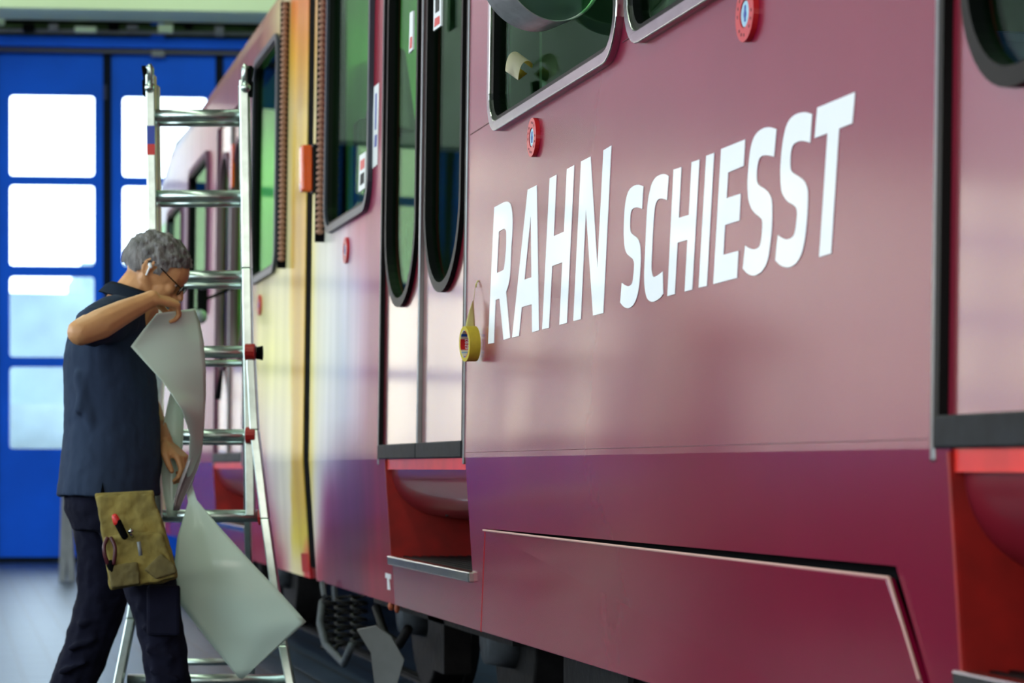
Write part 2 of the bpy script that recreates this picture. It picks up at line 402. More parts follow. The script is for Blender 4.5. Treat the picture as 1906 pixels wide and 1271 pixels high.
# printed artwork: wrap colours with some reflections kept in, at photo columns (x) and rows (y)
AX = [225, 250, 300, 345, 390, 430, 462, 480, 500, 520, 540, 544, 564, 567, 579, 586, 592, 610, 640, 665, 690, 705]
CR = (120, 26, 50)
AY = {
 -400: [(150,110,90)]*9 + [(190,120,70)]*4 + [(190,120,70)]*2 + [(150,70,60)]*3 + [CR]*4,
 0:    [(170,150,140)]*3 + [(140,110,90), (120,84,76), (120,84,80), (130,80,84), (140,90,90), (150,110,100), (190,170,140), (205,190,160), (196,120,60), (196,120,60), (190,115,60), (190,120,70), (200,150,90), (180,150,120), (150,60,70), CR, CR, CR, CR],
 110:  [(190,190,200)]*2 + [(180,180,180), (150,130,96), (140,112,90), (130,96,84), (124,80,84), (130,90,90), (170,140,120), (200,180,140), (210,180,120), (204,160,60), (200,150,60), (200,150,60), (206,170,90), (206,170,90), (190,170,140), (150,70,80), CR, CR, CR, CR],
 200:  [(200,200,220), (206,206,224), (214,214,228), (176,166,160), (140,100,96), (120,76,84), (124,72,84), (130,90,90), (170,150,130), (206,196,160), (214,200,160), (206,180,130), (206,180,130), (206,180,110), (210,190,150), (206,190,140), (200,190,170), (160,100,110), CR, CR, CR, CR],
 300:  [(210,216,236), (214,218,240), (206,206,226), (170,156,170), (130,70,90), (116,60,80), (120,64,84), (140,100,100), (180,160,140), (206,196,160), (214,200,160), (196,168,70), (190,160,60), (190,160,60), (206,190,120), (206,190,130), (206,200,180), (190,160,160), (130,50,74), CR, CR, (150,90,110)],
 420:  [(190,206,230), (170,190,220), (150,150,170), (150,130,150), (150,110,130), (110,52,76), (124,80,96), (150,110,110), (190,170,150), (206,196,160), (214,204,166), (176,140,40), (170,132,24), (176,140,30), (206,190,110), (214,206,160), (220,216,200), (216,212,204), (200,180,190), (170,110,130), (150,84,110), (150,84,110)],
 540:  [(150,170,190), (140,150,170), (140,120,140), (150,120,140), (140,96,120), (104,48,72), (130,90,104), (196,186,150), (204,196,160), (210,204,170), (216,208,170), (186,152,40), (180,148,30), (184,150,36), (200,184,90), (220,216,180), (222,220,206), (218,218,214), (200,200,212), (190,176,196), (160,110,136), (140,80,108)],
 660:  [(130,130,150)]*2 + [(130,110,130), (140,110,130), (130,84,108), (104,48,72), (130,80,100), (206,200,140), (218,214,140), (220,216,160), (216,210,160), (186,156,40), (184,150,30), (186,154,36), (206,196,110), (224,220,180), (224,222,200), (216,218,214), (186,192,206), (196,180,196), (150,96,124), (136,70,98)],
 780:  [(120,80,100)]*2 + [(120,80,100), (130,90,110), (120,60,86), (104,40,64), (116,52,74), (196,180,160), (216,210,190), (220,214,190), (220,212,180), (190,160,50), (188,156,40), (190,158,40), (206,190,110), (224,220,190), (222,220,210), (206,206,212), (172,172,190), (176,156,176), (140,76,104), (130,56,84)],
 850:  [(110,40,64)]*5 + [(104,34,58), (110,34,56), (150,100,110), (216,208,200), (222,216,200), (220,214,186), (190,160,50), (188,156,40), (190,158,40), (206,190,110), (224,218,196), (214,210,206), (186,180,190), (120,100,122), (110,70,98), (110,44,72), CR],
 930:  [CR]*7 + [(116,30,52), (180,150,150), (222,214,200), (222,214,196), (190,164,60), (190,160,50), (190,160,50), (214,200,130), (222,214,200), (210,200,196), (120,66,92), (92,50,78), (84,40,68), (100,28,54), CR],
 1000: [CR]*8 + [(120,30,50), (196,170,160), (222,212,196), (206,190,110), (200,180,80), (200,180,80), (220,206,150), (222,212,200), (190,160,160), (100,40,66), (84,40,66), (80,34,60), (96,24,48), CR],
 1060: [CR]*9 + [(126,40,56), (214,196,180), (222,210,180), (222,206,170), (160,20,20), (160,20,20), (200,170,160), (130,50,66), (96,28,54), (84,34,58), (84,28,52), CR, CR],
}
AYK = sorted(AY)
def art(px, py):
    px = min(max(px, AX[0]), AX[-1]); py = min(max(py, AYK[0]), AYK[-1])
    i = max(k for k in range(len(AX) - 1) if AX[k] <= px); fx = (px - AX[i]) / (AX[i + 1] - AX[i])
    j = max(k for k in range(len(AYK) - 1) if AYK[k] <= py); fy = (py - AYK[j]) / (AYK[j + 1] - AYK[j])
    def L(r): a, b_ = AY[r][i], AY[r][i + 1]; return [a[q] * (1 - fx) + b_[q] * fx for q in range(3)]
    t, u = L(AYK[j]), L(AYK[j + 1])
    c = [t[q] * (1 - fy) + u[q] * fy for q in range(3)]; g = sum(c) / 3
    return [lin(min(255, max(0, g + (v - g) * 1.45)) * .93) for v in c]
def paint(o, fn):
    me = o.data; ca = me.color_attributes.new('Col', 'FLOAT_COLOR', 'POINT')
    ca.data.foreach_set('color', [c for v in me.vertices for c in (*fn(v.co), 1.0)])
def art_sheet(name, poly, parent, holes=(), dy=.07, dz=.06, xin=-.03):
    bm = B(); prism(bm, poly, xin, 0, holes=holes)
    ys = [p[0] for p in poly]; zs = [p[1] for p in poly]
    def cut(axis, a, b_, st):
        v = a + st
        while v < b_ - 1e-4:
            no = Vector((0, 1, 0)) if axis == 1 else Vector((0, 0, 1))
            bmesh.ops.bisect_plane(bm, geom=bm.verts[:] + bm.edges[:] + bm.faces[:], plane_co=no * v, plane_no=no); v += st * (1 if axis else 1)
            if axis == 1: st_ = max(.03, dy * (v / 9.0) ** 1.2); st = st_
    cut(1, min(ys), max(ys), dy * .5); cut(2, min(zs), max(zs), dz)
    o = obj(name, bm, 'wrap_art', parent); paint(o, lambda c: art(*topix(c))); return o
art_sheet('body_side', rect(YDR[1], YG0, Z0, ZT), near, [HOLE_far])
YNB = 17.6
W2 = (sy(519, 2.2), sy(472, 2.2), 1.84, 3.0, .12)
D2 = (sy(452), sy(398))
W3 = (sy(388, 2.2), sy(352, 2.2), 1.84, 2.85, .12)
W4 = (sy(340, 2.2), sy(312, 2.2), 1.84, 2.75, .12)
art_sheet('body_side', rect(YG1, D2[0], Z0, ZT), far_, [rrect(*W2)], dy=.09)
art_sheet('body_side', rect(D2[0], D2[1], 2.9, ZT), far_, dy=.12)
art_sheet('body_side', rect(D2[1], YNB, Z0, ZT), far_, [rrect(*W3), rrect(*W4)], dy=.14)

# skirts with their step-well notches
ZB = .41; ZS = .575
def skirt_poly(y0, y1, notches):
    p = [(y0, ZB), (y1, ZB), (y1, Z0)]
    for a, b_ in sorted(notches, reverse=True): p += [(b_, Z0), (b_, ZS), (a, ZS), (a, Z0)]
    return p + [(y0, Z0)]
SW_near = (YDN[0], sy(1778, .8)); SW_far = (sy(871, .8), sy(722, .8))
h0 = side(905, 985); h1 = side(1665, 1080); h2 = side(1722, 1265); h3 = side(898, 1168)
k_ = (h2[0] - h1[0]) / (h2[1] - h1[1]); zb2 = ZB + .0; yb2 = h1[0] + k_ * (zb2 - h1[1])
zh = .717
HATCH = [(h0[0], zh), (h3[0] + .01, ZB), (yb2, ZB), (h1[0], zh)]
HATCH_HOLE = [(h0[0] + .003, zh + .004), (h3[0] + .013, ZB - .0), (yb2 - .006, ZB - .0), (h1[0] - .010, zh + .020)]
pk = skirt_poly(YDN[1] - 2, sy(705), [])
# the skirt is cut around the hatch: left block, right block, strip above
def poly_skirt(name, pts, parent, art_=False):
    return (art_sheet(name, pts, parent, dy=.07, dz=.05) if art_ else sheet_obj(name, pts, -.02, 0, 'crimson', parent))
poly_skirt('skirt', [(-2, ZB), (SW_near[0], ZB), (SW_near[0], Z0), (-2, Z0)], near)
poly_skirt('skirt', [(SW_near[0], ZB), (SW_near[1], ZB), (SW_near[1], ZS), (SW_near[0], ZS)], near)
HH = HATCH_HOLE
poly_skirt('skirt', [(SW_near[1], ZB), (HH[2][0], ZB), (HH[3][0], HH[3][1]), (HH[0][0], HH[0][1]), (HH[1][0], ZB), (SW_far[0], ZB), (SW_far[0], Z0), (SW_near[1], Z0)], near)
poly_skirt('skirt', [(SW_far[0], ZB), (SW_far[1], ZB), (SW_far[1], ZS), (SW_far[0], ZS)], near)
poly_skirt('skirt', [(SW_far[1], ZB), (YG0, ZB), (YG0, Z0), (SW_far[1], Z0)], near, True)
# access hatch: hinged low, its near end standing a little proud at the top
bm = B()
def hx(y, z):
    t = (h0[0] - y) / (h0[0] - h1[0]); return .003 + .012 * max(0, t) * ((z - ZB) / (zh - ZB))
f = [bm.verts.new((wall_x(z) - hx(y, z), y, z)) for y, z in HATCH]
g = [bm.verts.new((wall_x(z) - hx(y, z) + .016, y, z)) for y, z in HATCH]
bm.faces.new(f); bm.faces.new(g[::-1])
for i in range(4): j = (i + 1) % 4; bm.faces.new((f[i], g[i], g[j], f[j]))
bmesh.ops.recalc_face_normals(bm, faces=bm.faces)
hp = bevel(obj('access_hatch', bm, 'crimson', near), .003); hp['label'] = 'crimson access hatch in the skirt, pale highlight painted on its edges'
mat('edge_highlight', rgb(196, 150, 140), .5)  # pale strips along the hatch: the lit edge painted on as a highlight
def strip(bm, a, b_, wd, off):
    pa = Vector((wall_x(a[1]) - off, a[0], a[1])); pb = Vector((wall_x(b_[1]) - off, b_[0], b_[1])); tube(bm, [pa, pb], wd, 6)
bm = B(); strip(bm, (h0[0], zh), (h1[0], zh), .0032, .009); strip(bm, (h1[0], zh), (h2[0], h2[1]), .003, .010)
obj('edge_highlight', bm, 'edge_highlight', hp)
bm = B(); strip(bm, (h0[0] + .004, zh), (h3[0] + .013, ZB), .003, .001); obj('seal', bm, 'red_plastic', hp)
bm = B(); prism(bm, [(h0[0] + .1, .45), (h1[0] - .2, .45), (h1[0] - .2, .8), (h0[0] + .1, .8)], -.06, -.05); obj('hatch_recess', bm, 'black', near)
# dark hull, bellows, cabin
bm = B(); box(bm, 1.98, 3.72, -2, YG0, .44, .90); obj('underframe', bm, 'black', near)
bm = B(); box(bm, 1.98, 3.72, YG1, 21.6, .44, .90); obj('underframe', bm, 'black', far_)
bm = B()
for k in range(5):
    y0 = YG0 + .004 + (YG1 - YG0 - .008) * k / 5; d_ = -.004 - .008 * (k % 2); prism(bm, rect(y0, y0 + (YG1 - YG0 - .008) / 5, Z0, 3.12), -.2, d_); prism(bm, rect(y0, y0 + (YG1 - YG0 - .008) / 5, .46, Z0), -.2, d_); box(bm, 1.75, 3.6, y0, y0 + (YG1 - YG0 - .008) / 5, 3.12, 3.3)
obj('bellows', bm, 'black', near)
bm = B(); strip(bm, (YG1 + .045, .44), (YG1 + .045, .52), .03, -.0); obj('joint_foot', bm, 'red_plastic', far_)
for par, y0, y1 in ((near, -2, YG0), (far_, YG1, 20.8)):
    bm = B(); box(bm, 1.60, 3.7, y0, y1, .90, .925); obj('cabin_floor', bm, 'cabin_dark', par)
    bm = B(); box(bm, 1.72, 3.5, y0, y1, 3.05, 3.1); obj('cabin_ceiling', bm, 'cabin', par)
    bm = B(); box(bm, 3.7, 3.74, y0, y1, .41, 1.85); box(bm, 3.7, 3.74, y0, y1, 2.95, 3.2)
    yy = y0
    while yy < y1 - .1: box(bm, 3.7, 3.74, yy, yy + .28, 1.85, 2.95); yy += 1.55
    obj('body_side', bm, 'cabin', par)
    # roof: rounded shoulder and crown
    bm = B(); prof = [(wall_x(ZT), ZT), (1.56, 3.2), (1.62, 3.29), (1.74, 3.37), (1.95, 3.43), (2.63, 3.47), (3.3, 3.43), (3.55, 3.36), (3.7, 3.2)]
    ny = max(2, int((y1 - y0) / .25)); rows = [[bm.verts.new((x, y0 + (min(y1, YNB) - y0) * k / ny, z)) for x, z in prof] for k in range(ny + 1)]
    for a, b_ in zip(rows, rows[1:]):
        for i in range(len(prof) - 1): bm.faces.new((a[i], a[i + 1], b_[i + 1], b_[i]))
    bmesh.ops.recalc_face_normals(bm, faces=bm.faces)
    o = obj('roof', bm, 'crimson' if par is near else 'wrap_art', par, True)
    if par is far_: paint(o, lambda c: art(*topix(c)))
# cab end of the far car
bm = B(); rows = []
for Y, zr, xi in ((YNB, 3.47, 0), (18.3, 3.34, 0), (19.4, 3.17, .0), (20.4, 3.02, .01), (21.2, 2.88, .03), (21.8, 2.66, .09), (22.2, 2.36, .2), (22.4, 1.9, .34), (22.5, 1.2, .4), (22.5, .6, .45)):
    r_ = []
    for i in range(15):
        t = i / 14; z = ZB + (zr - .35 - ZB) * min(1, t / .62); x = wall_x(z) + xi
        if t > .62: q = (t - .62) / .38 * math.pi / 2; x = wall_x(zr - .35) + xi + .5 * (1 - math.cos(q)); z = zr - .35 + .35 * math.sin(q)
        r_.append(bm.verts.new((x, Y, max(z, ZB))))
    for i in range(15):
        t = i / 14; v = r_[14 - i]; r_.append(bm.verts.new((5.24 - v.co.x, Y, v.co.z)))
    rows.append(r_)
for a, b_ in zip(rows, rows[1:]):
    for i in range(29): bm.faces.new((a[i], a[i + 1], b_[i + 1], b_[i]))
bm.faces.new(rows[-1]); bmesh.ops.recalc_face_normals(bm, faces=bm.faces)
bmesh.ops.subdivide_edges(bm, edges=[e for e in bm.edges], cuts=1, use_grid_fill=True)
o = obj('cab_front', bm, 'wrap_art', far_, True); paint(o, lambda c: art(*topix(c)))
poly_skirt('skirt', [(YG1, ZB), (D2[0], ZB), (D2[0], Z0), (YG1, Z0)], far_, True)
poly_skirt('skirt', [(D2[0], ZB), (D2[1], ZB), (D2[1], ZS), (D2[0], ZS)], far_)
poly_skirt('skirt', [(D2[1], ZB), (YNB, ZB), (YNB, Z0), (D2[1], Z0)], far_)
bm = B(); prism(bm, rect(sy(313, 2), 19.6, 1.9, 2.7), -.0, .006); obj('cab_window', bm, 'tram_glass', far_)

# windows: frame ring + gasket + pane
def window(par, r, wd, mframe, proud=.020, gask=.014, label=None):
    bm = B(); prism(bm, rrect(*r[:4], r[4]), -.03, proud, holes=[inset(r, wd)]); fo = bevel(obj('window_frame', bm, mframe, par), .011, 4)
    if label: fo['label'] = label
    bm = B(); prism(bm, inset(r, wd - .002), -.03, proud * .5, holes=[inset(r, wd + gask)]); obj('gasket', bm, 'rubber', fo)
    bm = B(); prism(bm, inset(r, wd + gask * .6), -.012, -.008); obj('window_pane', bm, 'tram_glass', fo)
    return fo
window(near, (YW_near[0] - .02, YW_near[1] + .02, ZWB - .016, ZWT, .12), .030, 'aluminium', label='bright metal window frame with dark gasket, tape curl on the glass')
window(near, (YW_next[0] - .02, YW_next[1] + .02, ZWB - .016, ZWT, .12), .030, 'aluminium')
window(near, (YW_far[0] - .01, YW_far[1] + .01, ZWB - .01, ZWT, .13), .030, 'dull_rubber')
window(far_, W2, .034, 'dull_rubber'); window(far_, W3, .04, 'far_seal'); window(far_, W4, .04, 'far_seal')

for par, yy, w0 in ((near, YG0 - .35, 0), (far_, 14.6, 0), (near, 8.5, .07), (near, 6.62, .001)):
    bm = B(); box(bm, 1.62 + w0, 3.68, yy, yy + .03, .925, 3.05); obj('partition', bm, 'cabin_dark' if w0 else 'partition_green', par)
for par, x, y, h in ((near, 1.95, 9.6, 1.9), (near, 1.78, 9.9, 2.35), (far_, 1.95, 13.6, 2.0), (far_, 2.1, 14.1, 2.5), (near, 2.0, 7.2, 2.0)):
    bm = B(); box(bm, x - .14, x + .2, y, y + .14, .925, h); tube(bm, [(x, y + .05, h - .05), (x + .02, y + .05, h + .3)], [.12, .05], 10)
    bevel(obj('driver_locker', bm, 'cabin_dark', par), .03)
def pole(par, y, x=2.0, m='pole_yellow'):
    bm = B(); tube(bm, [(x, y, .93), (x, y, 3.05)], .018, 8); obj('grab_pole', bm, m, par, True)
for y in (3.0, 5.4, 7.2, 8.0): pole(near, y)
for y in (12.2, 14.0): pole(far_, y)
def seat(par, y, x=2.2):
    bm = B(); box(bm, x, x + .45, y, y + .45, 1.3, 1.38); s = bevel(obj('seat', bm, 'seat_blue', par), .02)
    bm = B(); box(bm, x, x + .45, y + .42, y + .5, 1.38, 1.95); bevel(obj('seat_back', bm, 'seat_blue', s), .03)
    bm = B(); box(bm, x + .15, x + .3, y + .1, y + .35, .925, 1.3); obj('seat_pedestal', bm, 'cabin', s)
for y in (4.2, 4.95, 5.7, 8.9): seat(near, y)
for y in (11.2, 12.6): seat(far_, y)

# doors: two leaves in a metal frame
def door(par, y0, y1, topz=3.02, wb=1.478, wt=2.82, sticker=False, mleaf='crimson_door', rec=-.012, wmarg=.07, mg='rubber'):
    bm = B(); e = .022
    prism(bm, rect(y0 - .004, y0 + e * .4, Z0 - .02, topz), -.03, .006); bevel(obj('door_frame', bm, 'dull_metal', par), .003)
    bm = B(); prism(bm, rect(y1 - e * .4, y1 + .01, Z0 - .02, topz), -.03, .004)
    df = bevel(obj('door_frame', bm, 'dull_metal', par), .003)
    bm = B(); prism(bm, rect(y0 + e * .4, y0 + e * 1.3, Z0, topz), -.03, .004); obj('door_seal', bm, mg, df)
    bm = B(); prism(bm, rect(y1 - e * 1.3, y1 - e * .4, Z0, topz), -.03, .004)
    obj('door_seal', bm, mg, df)
    ym = (y0 + y1) / 2
    for a, b_ in ((y0 + .03, ym - .014), (ym + .014, y1 - .03)):
        wy0, wy1 = a + wmarg, b_ - wmarg; rad = (wy1 - wy0) / 2 - .005
        hole = rrect(wy0, wy1, wb, wt, rad, 12)
        bm = B(); prism(bm, rect(a, b_, Z0 + .045, topz), rec - .03, rec, holes=[hole]); lf = obj('door', bm, mleaf, par)
        bm = B(); prism(bm, rrect(wy0 - .012, wy1 + .012, wb - .02, wt + .02, rad + .012, 12), rec - .02, rec + .016, holes=[rrect(wy0 + .012, wy1 - .012, wb + .012, wt - .012, rad - .012, 12)])
        bevel(obj('window_gasket', bm, mg, lf), .008, 3)
        bm = B(); prism(bm, hole, rec - .012, rec - .008); obj('window_pane', bm, 'tram_glass', lf)
        bm = B(); prism(bm, rect(a - .01, b_ + .01, Z0, Z0 + .052), rec - .02, rec + .02); bevel(obj('rubber_edge', bm, 'rubber_worn', lf), .004)
    bm = B(); prism(bm, rect(ym - .010, ym + .010, Z0, topz), -.03, .004); bevel(obj('door_post', bm, 'dull_metal', df), .003)
    bm = B(); prism(bm, rect(ym + .012, ym + .022, Z0, topz), -.03, .0); obj('post_seal', bm, mg, df)
    return df
door(near, *YDR); door(near, *YDN)
door(far_, *D2, topz=2.9, wt=2.7, mg='far_seal')
def well(par, y0, y1):
    bm = B(); box(bm, wall_x(.9) + .004, wall_x(.9) + .03, y0, y1, .893, .93); wl = obj('sill', bm, 'red_sill', par); wl['label'] = 'bright red sill band above the step well'
    bm = B(); n = 14; x0 = wall_x(.9) + .02; rad = .17; rows = []
    for k in range(n + 1):
        q = math.pi / 2 * k / n; rows.append([bm.verts.new((x0 + rad * 1.15 * (1 - math.cos(q)), y, .893 - rad * math.sin(q) * 1.0)) for y in (y0, y1)])
    rows.append([bm.verts.new((x0 + .42, y, .893 - rad)) for y in (y0, y1)])
    for a, b_ in zip(rows, rows[1:]): bm.faces.new((a[0], a[1], b_[1], b_[0]))
    obj('riser', bm, 'belly', wl, True)
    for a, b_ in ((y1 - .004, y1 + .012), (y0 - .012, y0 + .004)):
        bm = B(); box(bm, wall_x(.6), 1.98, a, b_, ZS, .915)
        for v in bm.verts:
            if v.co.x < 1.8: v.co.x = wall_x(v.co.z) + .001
        obj('well_side', bm, 'red_step_shaded', wl)
    bm = B(); box(bm, 1.985, 2.0, y0, y1, ZS, .9); obj('well_back', bm, 'red_step_shaded', wl)
    bm = B(); box(bm, wall_x(ZS) - .002, 2.0, y0, y1, ZS - .02, ZS + .004)
    for k in range(12): box(bm, wall_x(ZS) + .04 + .033 * k, wall_x(ZS) + .052 + .033 * k, y0, y1, ZS + .004, ZS + .009)
    st = obj('step', bm, 'rubber', wl)
    bm = B(); prism(bm, rect(y0 - .012, y1 + .012, ZS - .022, ZS + .010), -.02, .016); bevel(obj('step_nosing', bm, 'aluminium', st), .004)
    bm = B(); prism(bm, rect(y1 - .002, y1 + .008, ZS, .925), -.01, .003); obj('well_edge', bm, 'red_step_shaded', wl)
    for yy in (.3, .7): bm = B(); ball(bm, Vector((x0 + .12, y0 + (y1 - y0) * yy, .74)), .008, .008, .008, seg=8); obj('bolt', bm, 'aluminium', wl)
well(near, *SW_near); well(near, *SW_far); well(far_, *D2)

# thin body seams and small marks
mat('seam', rgb(78, 20, 38), .5)
def flat(name, pts, m, par, off=.0012, cuts=False, x0=0): return sheet_obj(name, pts, x0, off, m, par)
def pxpoly(pts): return [side(*p) for p in pts]
def seamline(par, a, b_, wd=.0022, m='seam'):
    bm = B(); strip(bm, a, b_, wd, -.0008); obj('seam', bm, m, par)
ZSM = side(905, 232)[1]
seamline(near, (YDR[0] - .03, ZSM), (YW_near[1] + .02, ZSM)); seamline(near, (YW_near[0] - .01, side(1165, 75)[1]), (YW_next[1] + .01, side(1165, 75)[1]))
seamline(near, (YDN[1] + .02, .945), (YDR[0] - .03, .945), .0012)
seamline(near, (sy(900, 1.4), ZSM), (sy(900, 1.4), .95), .0006)

# lettering
LET = {}
L_ = []
def letter(ch, pts, corner=None, holes=()):
    """px outline; corner=None keeps straight edges, else smooth between the listed corners"""
    P = [side(*p) for p in pts]
    if corner is not None: P = spline(P, True, 5, corner)
    H = []
    for h, hc in holes:
        q = [side(*p) for p in h]; H.append(spline(q, True, 5, hc) if hc is not None else q)
    o = sheet_obj('letter', P, .0, .0016, 'letter_white', near, holes=H); o['label'] = 'white vinyl letter %s' % ch
letter('R', [(909.4,640),(920.9,385.9),(939.3,376.1),(945.6,375.3),(951.1,380.4),(954.3,396.9),(955,414.2),(954.3,437.8),(952.7,459.4),(951.1,497.2),(949.6,517.7),(946.4,533.4),(942.8,543.6),(950.3,628.6),(938.1,632.5),(930.7,555.7),(923.3,558.2),(920,638)], {0,1,2,12,13,14,15,16,17},
       [([(925.6,508.2),(929.4,431.2),(938.5,426),(942.2,428.3),(943.3,434.6),(943,460),(941.2,481.5),(939.3,497.2),(937,502.7)], {0,1})])
letter('A', [(983.1,353.1),(999.9,344.6),(1004.2,614.4),(991.3,618.3),(990.8,566.1),(972.1,571.5),(966.9,625.1),(954,628.1)], holes=[([(988.9,401.6),(990.2,516.1),(977.1,520.3)], None)])
letter('H', [(1024,331.9),(1036.9,325),(1031.8,439.4),(1050.6,431.2),(1056.1,314.8),(1069.9,307.2),(1056.1,601),(1042.1,604.7),(1047.6,488.1),(1028.7,495.2),(1022.7,610),(1010.1,613.2)])
letter('N', [(1082.5,300.6),(1100.3,291.2),(1112.9,498.8),(1124.2,279.7),(1139.1,270.7),(1123.9,582.6),(1104.8,587.3),(1091.6,389),(1082,594),(1068,597.6)])
letter('S, narrow, after the gap', [(1198.7,347),(1189.1,343.9),(1180.6,346),(1173,352.7),(1168.3,363),(1165,379.1),(1163.1,400.8),(1162.2,424.4),(1162.4,443.3),(1164.1,461),(1168.3,472.3),(1177.8,480.8),(1180.6,486.4),(1181.3,493),(1180.1,511.9),(1178.2,525.1),(1174.9,530.8),(1169.7,532.5),(1163.6,530.3),(1158.4,526.5),(1155.4,562.9),(1161.7,570.4),(1169.7,573.6),(1177.8,569.5),(1183.4,561),(1188.1,546.8),(1191,528),(1192.9,502.5),(1193.8,478.9),(1192.9,460),(1190,448),(1185.3,441.4),(1177.8,435.7),(1174.5,430.1),(1173.8,419.7),(1174.2,405.5),(1175.9,394.2),(1179.6,388.1),(1187.2,385.9),(1196.2,388.5)], {0,19,20,39})
letter('C', [(1242.7,372),(1232.5,369.5),(1225.9,372),(1222.1,378.1),(1219.8,388.5),(1217.9,408.4),(1216.3,433.8),(1215,460),(1213.8,488.3),(1213.6,499.6),(1215,510),(1217.9,515.4),(1225,512.4),(1234.7,505.3),(1235.3,546.8),(1230.6,553.5),(1223.1,559.1),(1214.6,561.7),(1207,557.2),(1203.2,547.8),(1200.9,532.7),(1200.1,511.9),(1200.9,488.3),(1202.3,460),(1205.1,398.9),(1207.5,372.5),(1210.8,354.5),(1215.5,339.4),(1222.1,330),(1230,325.3),(1236.5,323.9),(1242,325.5),(1245.7,328)], {0,13,14,32})
letter('H', [(1254.8,315.7),(1269.4,311.1),(1264.6,405.5),(1283.5,399.9),(1288.5,301.9),(1303.2,296.8),(1289.6,538.8),(1275.5,542.6),(1280.7,446.1),(1262.4,451.6),(1257,547.3),(1243.4,551.1)])
letter('I', [(1315.7,290),(1330.4,284.4),(1316.8,532),(1301.5,535.4)])
letter('E', [(1343.4,277.4),(1388.2,259.5),(1385.4,308.7),(1356.5,321.2),(1353.6,368.8),(1379.9,360.3),(1377.6,410.2),(1350.8,418.7),(1347.6,474.2),(1375.7,466.8),(1373.1,517.2),(1328.9,528.6)])
letter('S, first of the pair', [(1446.5,240.2),(1432.9,236.8),(1420.5,239.6),(1409.1,248.7),(1401.8,262.9),(1397.2,283.2),(1394.4,311.6),(1392.7,337.6),(1393.3,360.3),(1395,373.9),(1399.5,387),(1406.5,396.5),(1415.9,404.5),(1419.9,411.3),(1419.9,428.3),(1417.6,449.8),(1413.7,460),(1404.6,464),(1395.5,461.7),(1388.2,457.2),(1384,499.7),(1392.1,508.7),(1403.5,512.9),(1414.8,508.7),(1423.9,498.6),(1430.7,481.6),(1434.6,456.6),(1437.5,428.3),(1438.6,400),(1437.5,372.7),(1431.8,359.1),(1423.9,351.2),(1414.8,345.5),(1410.3,337.6),(1409.7,324),(1411.4,307),(1415.9,293.4),(1426.1,288.9),(1442,291.2)], {0,19,20,38})
letter('S, second of the pair', [(1512.8,212.4),(1499.3,208.9),(1485.1,211.7),(1473.8,219.5),(1465.3,233.6),(1459.7,256.3),(1456.1,281.8),(1454,312.9),(1454,329.9),(1454.7,344.2),(1457.5,359.7),(1466.7,373.9),(1479.5,382.4),(1484.4,390.9),(1484.4,406.5),(1480.9,432),(1475.2,441.9),(1466,445.4),(1456.8,442.6),(1449,437.6),(1444.4,484.4),(1454,493.6),(1466.7,497.5),(1479.5,492.9),(1489.4,480.8),(1496.5,460.3),(1501.4,429.1),(1504.3,390.9),(1505,365.4),(1503.6,349.8),(1497.9,337.1),(1488,328.5),(1475.2,320),(1472.4,308.7),(1473.1,287.5),(1476.6,271.9),(1485.1,264.1),(1496.5,262.2),(1509.2,265.5)], {0,19,20,38})
letter('T', [(1522.7,200.4),(1592.8,171.3),(1587.8,229.4),(1563,239.3),(1548.2,471.6),(1526.2,478),(1541.8,247.8),(1517.7,257)])

# door buttons
def disc(bm, c, rad, x0, x1, n=36, inner=None):
    y, z = c; out = [(y + rad * math.cos(2 * math.pi * k / n), z + rad * math.sin(2 * math.pi * k / n)) for k in range(n)]
    H = [[(y + inner * math.cos(2 * math.pi * k / n), z + inner * math.sin(2 * math.pi * k / n)) for k in range(n)]] if inner else []
    prism(bm, out, x0, x1, holes=H)
def button(par, px, py, rad=.052):
    c = side(px, py)
    bm = B(); disc(bm, c, rad, 0, .012, inner=rad * .5); bo = bevel(obj('door_button', bm, 'button_red', par), .004, 3)
    bm = B(); disc(bm, c, rad * .52, 0, .008); obj('button_ring', bm, 'rubber', bo)
    bm = B(); disc(bm, c, rad * .46, 0, .010); obj('button_cap', bm, 'button_centre', bo)
    bm = B(); disc(bm, (c[0], c[1] - rad * .02), rad * .13, .010, .0112); prism(bm, rect(c[0] - rad * .06, c[0] + rad * .06, c[1] - rad * .28, c[1] + rad * .3), .010, .0112)
    obj('button_symbol', bm, 'sticker_blue', bo)
    for k in range(16):
        a = 2 * math.pi * k / 16
        if k % 4 == 3: continue
        bm = B()
        yy, zz = c[0] + rad * .76 * math.cos(a), c[1] + rad * .76 * math.sin(a)
        prism(bm, rect(yy - .0022, yy + .0022, zz - .003, zz + .003), .012, .0128)
        obj('button_print', bm, 'maroon', bo)
button(near, 997, 256); button(near, 1396, 26, .055); button(near, 647, 466); button(far_, 485, 568)
